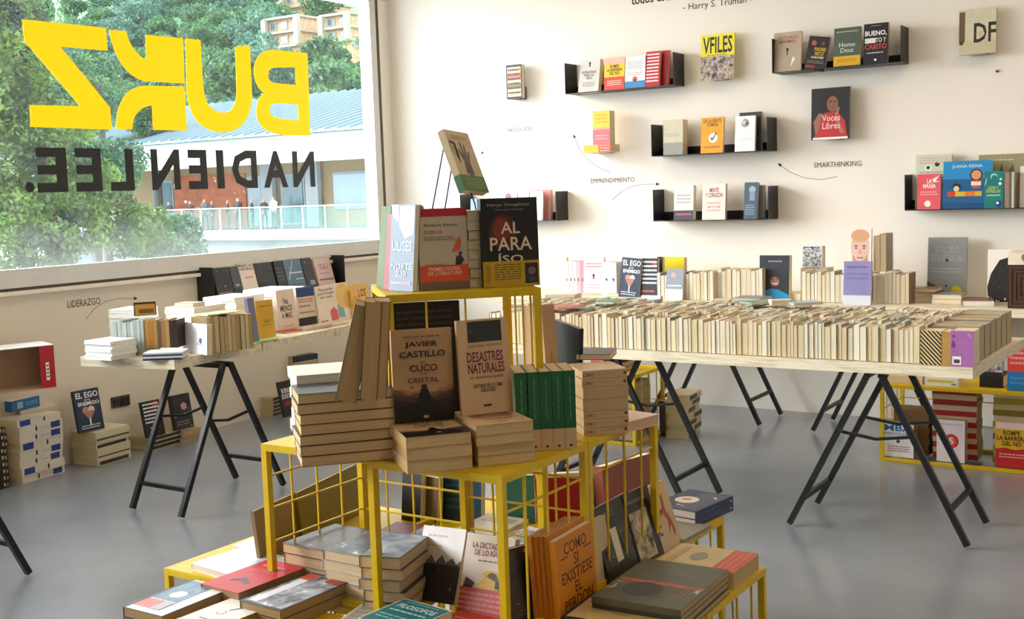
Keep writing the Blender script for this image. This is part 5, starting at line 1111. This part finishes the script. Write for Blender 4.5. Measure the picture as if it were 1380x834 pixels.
lieT(['dark book lying under the blue and red photo book at the front left corner','blue white and red photo book lying at the front left corner of the lowest tier'], ('2c2a2c','3c4c60'), (218,830), (312,792), .15, (.02,.027), on(.047), mode='fore', front=[R(0,0,1,1,'e6e6ea'), R(.04,.1,.5,.34,'e86a5c'), R(.06,.36,.72,.97,SKY), R(.0,.0,.06,1,'28384c'), C(.42,.55,.16,'eef0f4'), R(.5,.1,.72,.34,'b8b4bc')], pg=PGT)
lieT(['black book lying under the bright red one','bright red book with a small dark figure lying beside the left corner post'], ('1c1a1c','cc2830'), (321,799), (412,764), .15, (.024,.03), on(.056), mode='fore', front=[C(.5,.35,.08,'2c2434'), P([(.28,.3),(.5,.38),(.76,.3),(.7,.25),(.5,.31),(.3,.24)],'2c2434'), T('LA LLAMADA', .2,.6,.8,.7,'e88080'), L(.2,.76,.8,.84,1,'f0a0a0')], pg=PGT)
lieT('white book with a small line sketch lying at the front of the lowest tier', 'f4efe8', (286,848), (371,814), .14, .03, on(.036), mode='fore', front=[C(.45,.45,.1,'6c6874'), C(.45,.45,.085,'f4efe8'), P([(.5,.55),(.7,.8),(.72,.79),(.52,.53)],'5c5464'), L(.3,.15,.85,.22,1,'8c8890')], pg=PGT)
lieT(['thick book lying under the photo book with the orange corner','photo book with brown animal and orange corner, front of the lowest tier'], ('8c7c6c','2c2c34'), (377,823), (474,783), .15, (.03,.025), on(.056), mode='fore', front=[R(.04,.04,.96,.96,photo(('3a2c24','8c7458','e0dcd4','b4bccc'), 14)), R(.1,.06,.3,.95,'e4e4ec'), R(.04,.78,.3,.96,'c4462c'), R(.6,.82,.96,.96,'8c2c24')], pg=PGT)
lieT(piled('brown covered thick book','behind the photo book with the orange corner',4), ('7c6450','5c4a3c','8c745c','4c3c34'), (381,731), (436,742), .22, (.03,.028,.03,.028), on(.117), jit=.003, front=[R(.05,.05,.95,.95,photo(('4c3c30','8c7458','b89c74','5c4a3a'), 24))], pg='d4b48c')
lieT(piled('white and red covered book','at the middle front of the lowest tier',5), ('c8c4c0','8c8484','dcd8d4'), (434,741), (489,751), .21, (.027,.027,.027,.027,.028), on(.136), jit=.006, front=[R(.05,.05,.95,.95,photo(('3c3c44','c86458','f0ece8','7c8894'), 11))], pg='dcc09a')
lieT(piled('cream-edged book with a blue-grey sky cover','right of the white and red ones',5), ('6c7c8c','3c444c','8494a4'), (486,748), (541,752), .21, (.032,.03,.03,.03,.032), on(.156), jit=.006, front=[R(.03,.03,.97,.97,photo(('4c5c70','7c9cc4','dc9484','5a6470','c4ccd8'), 9))], pg='dcc09a')
FOR = photo(('2c2c2e','4a4a4c','6c6c6e','38383a'), 18, stretch=(3,1,1))
standpx('white book with a grey misty forest below, leaning on the lowest tier', 'ece4e0', (554,806), (612,820), (583,710), z=ZL1, t=.03, lean=.4, tilt=.06, front=[R(0,0,1,.5,FOR), P([(0,.5),(.1,.58),(.18,.5),(.3,.62),(.42,.52),(.55,.63),(.66,.53),(.8,.6),(.9,.52),(1,.58),(1,.5)],'6c6c6e'), L(.15,.84,.6,.9,1,'c8a8ac'), L(.15,.72,.55,.76,1,'d0a8a8')])
standpx('white and red book with a yellow hat figure, leaning behind the corner post', 'ead8c8', (615,826), (680,842), (640,719), z=ZL1, t=.02, lean=.35, tilt=.05, front=[R(0,0,1,.34,'cc3830'), L(0,.05,1,.3,4,'e88478'), T('LA DICTADURA\nDE LO IGUAL', .15,.74,.9,.9,'8c2c3c'), L(.3,.66,.7,.69,1,'5c4450'), C(.62,.52,.2,'e4b020',.05), C(.64,.47,.12,'4c3020',.08), P([(.3,.34),(.5,.5),(.75,.44),(.8,.34)],'e0b028'), P([(.06,.34),(.1,.46),(.3,.4),(.26,.34)],'3c3438'), R(.72,.36,.84,.46,'1c1a1c')])
standpx('dark sepia book with a lone standing figure, in front of the orange block', '3c1c18', (690,846), (738,831), (690,740), z=ZL1, t=.018, lean=.12, front=[R(.04,.03,.97,.97,photo(('2c2622','5c544c','7c7468','443c36'), 10)), C(.5,.77,.05,'14100e'), P([(.42,.3),(.42,.68),(.46,.74),(.56,.74),(.6,.68),(.58,.3),(.52,.3),(.5,.5),(.47,.3)],'14100e'), L(.15,.1,.85,.2,2,'5c5048')])
A = PZ(757,843,ZL1); B = PZ(806,808,ZL1); a, d = dirs(A, B); lnn = .12
orange_art = [T('COMO\nSI\nEXISTIESE\nEL\nPERDON', .1,.1,.92,.92,'5c3414',.01), R(.1,.74,.3,.76,'7c4818'), R(.72,.74,.92,.76,'7c4818')]
M = face(A, a, .24, .15, .022, .1); wO = (B-A).length
standpx('orange book lettered COMO SI EXISTIESE EL PERDON, cover facing out', 'd08018', (757,843), (806,808), (751,729), z=ZL1, t=.02, lean=.06, front=orange_art)
n_ = a.cross(Z)
for i in range(4):
    M = face(A - a*(.003+.006*i) - n_*(-.0) + d*(.0115*(i+1)+.009), a, .22, wO, .011, .06)
    book(f"orange book standing {['directly behind the lettered orange cover','second behind the lettered orange cover','third behind the lettered orange cover','fourth behind the lettered cover, hindmost of the orange block'][i]}", 'c07018', M, wO, .225, .011, pg='d8b890')
standpx('cream book standing edge-on between the orange block and the dark picture books', 'c8b48c', (800,800), (826,782), (801,705), z=ZL1, t=.02, lean=.1)
standpx('black book with dark patterns and a pale vertical strip, leaning right of the orange block', '15140f', (824,790), (873,757), (808,685), z=ZL1, t=.015, lean=.28, front=[R(.12,.1,.95,.66,photo(('1c1a18','5c544a','8c8478','2c2824'), 34)), R(.3,.22,.46,.66,'d4c8a8'), L(.1,.8,.5,.9,2,'5c5a50')])
standpx('black book with a cream patterned figure behind the pale strip one', '1a1814', (864,764), (897,745), (852,665), z=ZL1, t=.015, lean=.28, front=[R(.05,.05,.72,.72,photo(('3c2c20','c8ac80','8c6444','d8c49c'), 18)), L(.1,.8,.8,.9,1,'6c6858')])
standpx('beige book with a red dancing figure leaning at the right of the lowest tier', 'c4a67c', (896,746), (920,730), (880,656), z=ZL1, t=.02, lean=.3, front=[P([(.5,.2),(.6,.4),(.45,.55),(.55,.8),(.66,.82),(.62,.58),(.76,.42),(.85,.22),(.72,.14),(.7,.34)],'a03c24'), C(.5,.85,.08,'a03c24'), P([(.3,.6),(.5,.62),(.46,.56),(.32,.5)],'8c3420'), L(.08,.2,.2,.9,6,'5c4c34')])
lieT(piled('navy book','at the right rear corner of the lowest tier',2), ('22305c','1c2c58'), (937,690), (988,668), .17, (.025,.025), on(.05), mode='spine', front=[R(.05,.05,.6,.96,photo(('2c3c5c','8c8ca4','d8ccc8','3c4468'), 9)), C(.6,.52,.24,'f0e4d4'), C(.62,.5,.1,'c89070')], spines=[C(.93,.5,.02,'c8ccd8',.14), L(.1,.35,.6,.65,1,'4c5c8c')], pg='dccfc8')
lieT('grey photo book lying under the edge of the navy books', '8c8474', (921,727), (958,707), .14, .012, on(.012), mode='spine', jit=0)
lieT('thick cream book with a broad red paper band, right end of the lowest tier', 'd8bc84', (989,772), (1023,746), .235, .046, on(.046), mode='head', front=[R(0,0,1,.3,'d8482c'), L(.05,.04,.95,.26,3,'e87c54'), C(.5,.6,.2,'8c8c84',.1), L(.1,.8,.9,.9,2,'b89c64')], pg='c8a878')
lieT(piled('dark-covered photo book','in front of the red-banded book',4), ('4c4834','6c6450','3c3828','5c5440'), (917,822), (982,767), .24, (.016,.016,.016,.018), on(.066), mode='head', jit=.004, front=[R(.02,.02,.98,.98,photo(('4c4c34','8c8460','3a3628','a89c7c','5a5c44'), 8)), R(.44,0,.5,.96,'c0502c'), C(.3,.6,.16,'2c2820'), L(.2,.06,.5,.2,3,'8c5c4c')], pg='b89c70')
lieT(['dark book lying under the framed cover','dark framed cover book lying at the front right of the lowest tier'], ('241f1a','1c1814'), (888,852), (917,825), .26, (.02,.012), on(.034), mode='head', L_=.2, front=[R(.06,.04,.94,.96,photo(('c8a868','8c6c48','4c3c2c','b48c6c'), 7)), C(.5,.5,.2,'b48c50')], pg='a88c64')
def lieF(label, cover, A, B, h, t, ztop, **kw):      # far edge surveyed
    a = PZ(*A, ztop); b_ = PZ(*B, ztop); al, d = dirs(a, b_); M, w, hh = flat(Vector((a.x, a.y, ztop-t)) - d*h, al, 'head', (b_-a).length, h)
    book(label, cover, M, w, hh, t-.0006, name='paperback', **kw)
lieF('teal book lettered FILOSOFOS lying at the very front of the lowest tier', '0f6c74', (546,806), (610,823), .17, .02, on(.052), front=[R(0,0,1,1,'e8dcc0'), R(.025,.03,.975,.97,'14737c'), T('FILOSOFOS', .12,.68,.88,.82,'e0e8e0',.01), L(.15,.87,.85,.93,1,'8cb8b8'), L(.12,.5,.88,.6,1,'b8d0cc'), L(.12,.2,.88,.4,2,'8cb8b8')])
lieF('thick cream-edged book under the teal one at the front of the lowest tier', 'a89878', (548,812), (606,828), .16, .03, on(.03), pg='d0b48c')
lieF('bright red book lying at the front edge, beside the teal one', 'c42c1c', (618,822), (690,838), .16, .03, on(.032), front=[L(.1,.6,.9,.8,2,'e8a090')])
lieT('cream paged book lying behind the teal one at the front of the lowest tier', 'cfc8b8', (452,838), (520,846), .17, .02, on(.02), mode='head', front=[R(.05,.05,.95,.9,'a09c90'), L(.1,.2,.9,.7,3,'8c8478')])
# between and behind the posts, on the lowest tier
standpx('brown board-like book leaning along the left side inside the lowest tier', '8c7254', (352,762), (417,728), (362,688), z=ZL1, t=.012, lean=.1)
standpx('olive board-like book leaning along the left side, behind the cream piles', '7c6c24', (410,735), (489,690), (419,664), z=ZL1, t=.012, lean=.1)
def ins(label, cover, bl, br, top, t=.03, lean=.1, **kw): return standpx(label, cover, bl, br, top, z=ZL1, t=t, lean=lean, **kw)
ins('dark book with a pale spine line inside the middle cages', '211f26', (541,700), (566,705), (540,634), spine=[R(0,.2,1,.8,'8c8a7c')])
ins('brown dotted book inside the middle cages, left of the teal ones', '6c5438', (566,700), (588,705), (568,640))
ins('very dark teal book inside the middle cages', '0c2c38', (592,700), (628,704), (590,632), t=.05, front=[L(.2,.2,.8,.9,5,'1c5470')])
ins('blue and black book inside the middle cages, right of the dark teal one', '1c4460', (626,704), (648,706), (624,640))
ins('sea-green book standing behind the corner post', '3c8484', (672,708), (722,706), (676,642), t=.04)
ins('bright red boxed book with a pale top inside the right middle cage', 'a81420', (724,704), (788,700), (722,640), t=.05, front=[R(0,.92,1,1,'d8ccb4')], pg='d8d0bc')
ins('pink and aqua magazine inside the right rear cage', '9cd4cc', (792,700), (818,692), (790,646), t=.01, front=[R(0,0,1,.5,'c89cb0'), R(0,.85,1,1,'8cc43c')])
ins('brown-red book with a violet foot inside the right rear cage', '84402c', (818,702), (886,680), (818,628), t=.04, front=[R(0,0,.4,.3,'2c1c34')])
lieT('dark red book lying inside the middle cages at the left', '6c1018', (506,716), (552,722), .12, .02, on(.03), pg='a89c8c')
lieT('white and blue photo book lying inside the middle cages', 'a8b4c4', (600,722), (660,728), .15, .02, on(.021), front=[R(0,0,1,1,photo(('3c5474','e0e4ea','8ca0b8','f0f0f0'), 12))])
lieT('white book with lines of print lying inside the right middle cage', 'ece8e4', (690,737), (752,722), .15, .02, on(.021), front=[L(.15,.3,.85,.8,4,'5c5860'), R(0,0,1,.06,'b83030')])

for k_, (x, y, yw, L_, D, ts, cs, wh) in enumerate([
    (-2.2, 2.62, 4, .15, .22, (.024,.02), ('b4a890','8c98a8'), 'in the middle of the lowest tier, left'), (-2.02, 2.6, -3, .14, .21, (.026,.022), ('e0dad0','a45c50'), 'in the middle of the lowest tier, centre'),
    (-1.84, 2.62, 6, .15, .22, (.02,.024), ('7c8894','e4ded6'), 'in the middle of the lowest tier, right'), (-2.15, 2.9, 2, .16, .2, (.03,), ('c8bca4',), 'inside the rear of the lowest tier, left'), (-1.93, 2.88, -4, .15, .2, (.025,), ('9cacb4',), 'inside the rear of the lowest tier, right')]):
    zz = ZL1
    labs = piled('half-hidden book lying', wh, len(ts)) if len(ts) > 1 else ['single half-hidden book lying '+wh]
    for q, t in enumerate(ts):
        M, w, h = flat(Vector((x, y, zz)), yawv(yw+q*2), 'head', L_, D); book(labs[q], cs[q], M, w, h, t-.0006, name='paperback', front=[L(.15,.6,.85,.85,3,'6c6460')]); zz += t

# ================================================================== RIGHT CAGE AND REAR CAGE
YCg = 6.245
def cg(label, cover, bl, br, top, z0=.0205, y=YCg, t=.03, lean=.02, **kw): return standpx(label, cover, bl, br, top, y=y, z0=z0, t=t, lean=lean, **kw)
cg('white book lettered MBA in blue in the wide cage at the right', 'eef0f2', (1190,614), (1231,617), (1193,570), front=[T('MBA', .05,.78,.95,.97,'1c78b8',.05), T('PERSONAL', .05,.66,.9,.74,'6ca4c8'), C(.5,.48,.06,'4c4844'), L(.15,.15,.85,.35,3,'c87870')], t=.07, pg='8c6840')
def cpile(label, where, n, covers, u0, u1, v, y, depth, t, mode='spine', spines=None, pg='d8c49c', z0=.0205, jit=.004, cycle=None):
    A = PY(u0, v, y); B = PY(u1, v, y); Lx = B.x-A.x; z = z0; labs = piled(label, where, n)
    for i in range(n):
        M, w, h = flat(Vector((A.x+random.uniform(-jit, jit), y+random.uniform(0, jit), z)), Vector((1,0,0)), mode, Lx, depth)
        book(labs[i], covers[i % len(covers)], M, w, h, t-.0006, spine=spines or (), pg=pg, single=not spines, name='paperback'); z += t
cpile('red spined book', 'behind the white book with a red disc', 13, ('b02026','dcc49c'), 1256, 1316, 620, 6.33, .15, .0285)
cpile('brown-edged book', 'behind the MBA book in the wide cage', 8, ('7c5c3c','8c6c48'), 1205, 1252, 616, 6.34, .16, .03, mode='head', pg='8c6840')
cpile('olive and cream spined book', 'at the right end of the wide cage', 12, ('8c7c2c','d8c490','b89c3c','e0ceaa'), 1338, 1400, 626, 6.33, .16, .031)
cg('white book with a red disc in the wide cage at the right', 'ecdfe4', (1262,622), (1300,625), (1266,565), t=.06, front=[C(.52,.5,.27,'d03428'), C(.52,.5,.18,'e06050'), T('5', .44,.43,.6,.58,WH), L(.1,.86,.9,.92,1,'c8a8c0')], pg='b89468')
cg('yellow and red book titled in black in the wide cage at the right edge', 'e0ac20', (1341,629), (1386,633), (1342,568), t=.04, front=[R(0,.85,1,1,'ecd0c8'), R(0,0,1,.4,'c02028'), P([(0,.4),(.3,.44),(.6,.4),(1,.45),(1,.38),(0,.38)],'c02028'), T('ROMPE\nLA BARRERA\nDEL NO', .05,.48,.95,.82,'3a2c10',.03), L(.12,.2,.9,.32,2,'e8a8a0')])
def ct(label, cover, u0, u1, v, y, depth, t, z0=CU+.001, mode='spine', **kw):
    A = PY(u0, v, y); B = PY(u1, v, y); M, w, h = flat(Vector((A.x, y, z0)), Vector((1,0,0)), mode, B.x-A.x, depth); book(label, cover, M, w, h, t, **kw)
ct('cream thick book lying on top of the wide cage, left', 'dcc49c', 1196, 1243, 517, 6.26, .16, .04, pg='d8c09a')
ct('white book with a yellow band lying on top of the wide cage', 'e8e4dc', 1246, 1291, 520, 6.24, .16, .045, spine=[R(.08,.45,.85,.75,'d8c43c'), R(.8,.2,.95,.4,'8c8878')])
ct('black book with pale floral print lying on top of the wide cage', '1c1a1c', 1320, 1352, 524, 6.3, .2, .06)
standpx('black and white floral book standing on the black one on the wide cage', '2c2a2e', (1321,505), (1351,507), (1323,470), y=6.34, z0=CU+.062, t=.03, lean=.1, front=[R(.02,.1,.98,.98,photo(('1c1c1e','c8c4c4','5c585c','e0dce0'), 30))])
standpx('coral red and blue book standing on the wide cage at the right edge', 'd84840', (1357,523), (1396,526), (1359,459), y=6.24, z0=CU+.001, t=.025, lean=.05, front=[R(0,0,1,.38,'2478b4'), L(.1,.5,.9,.9,4,'f0a8a0'), L(.1,.1,.9,.3,2,'4c98cc')])
# rear cage and the barred pile beside it
def rpile(label, where, n, covers, x0, x1, y, depth, t, z0, mode='spine', pg='b8a47c', single=True):
    z = z0; labs = piled(label, where, n)
    for i in range(n):
        M, w, h = flat(Vector((x0+random.uniform(0, .008), y+random.uniform(0, .01), z)), Vector((1,0,0)), mode, x1-x0, depth); book(labs[i], covers[i % len(covers)], M, w, h, t-.0006, pg=pg, single=single, name='paperback'); z += t
rpile('dull brown or charcoal spined book', 'inside the rear yellow cage', 9, ('9c8454','3c3a34','b09a6c','5c5a5c','a88c5c'), -3.47, -3.25, 6.03, .16, .04, .021)
rpile('brown book', 'in the right half of the rear yellow cage', 9, ('9c8458','8c744c','4c443c','a8905c'), -3.235, -3.125, 6.03, .22, .038, .021, mode='head')
rpile('small dark book', 'on top of the rear yellow cage', 2, ('5c3c34','c05060'), -3.42, -3.2, 6.05, .15, .03, CU+.004)
barr = [R(.0,.15,.62,.85,'1c1a1a')]
stackpx(piled('thick cream book with black-barred spine','beside the rear yellow cage',7), ('d8c49c',), (899,590), (930,592), .001, .22, (.038,)*7, mode='headr', jit=.006, spines=[barr, [R(.3,.15,1,.85,'1c1a1a')]], pg='d8c698')
standpx('dark brown book standing between the rear cage and the barred pile', '3c2018', (889,586), (897,588), (889,540), z=.001, t=.06, lean=0)
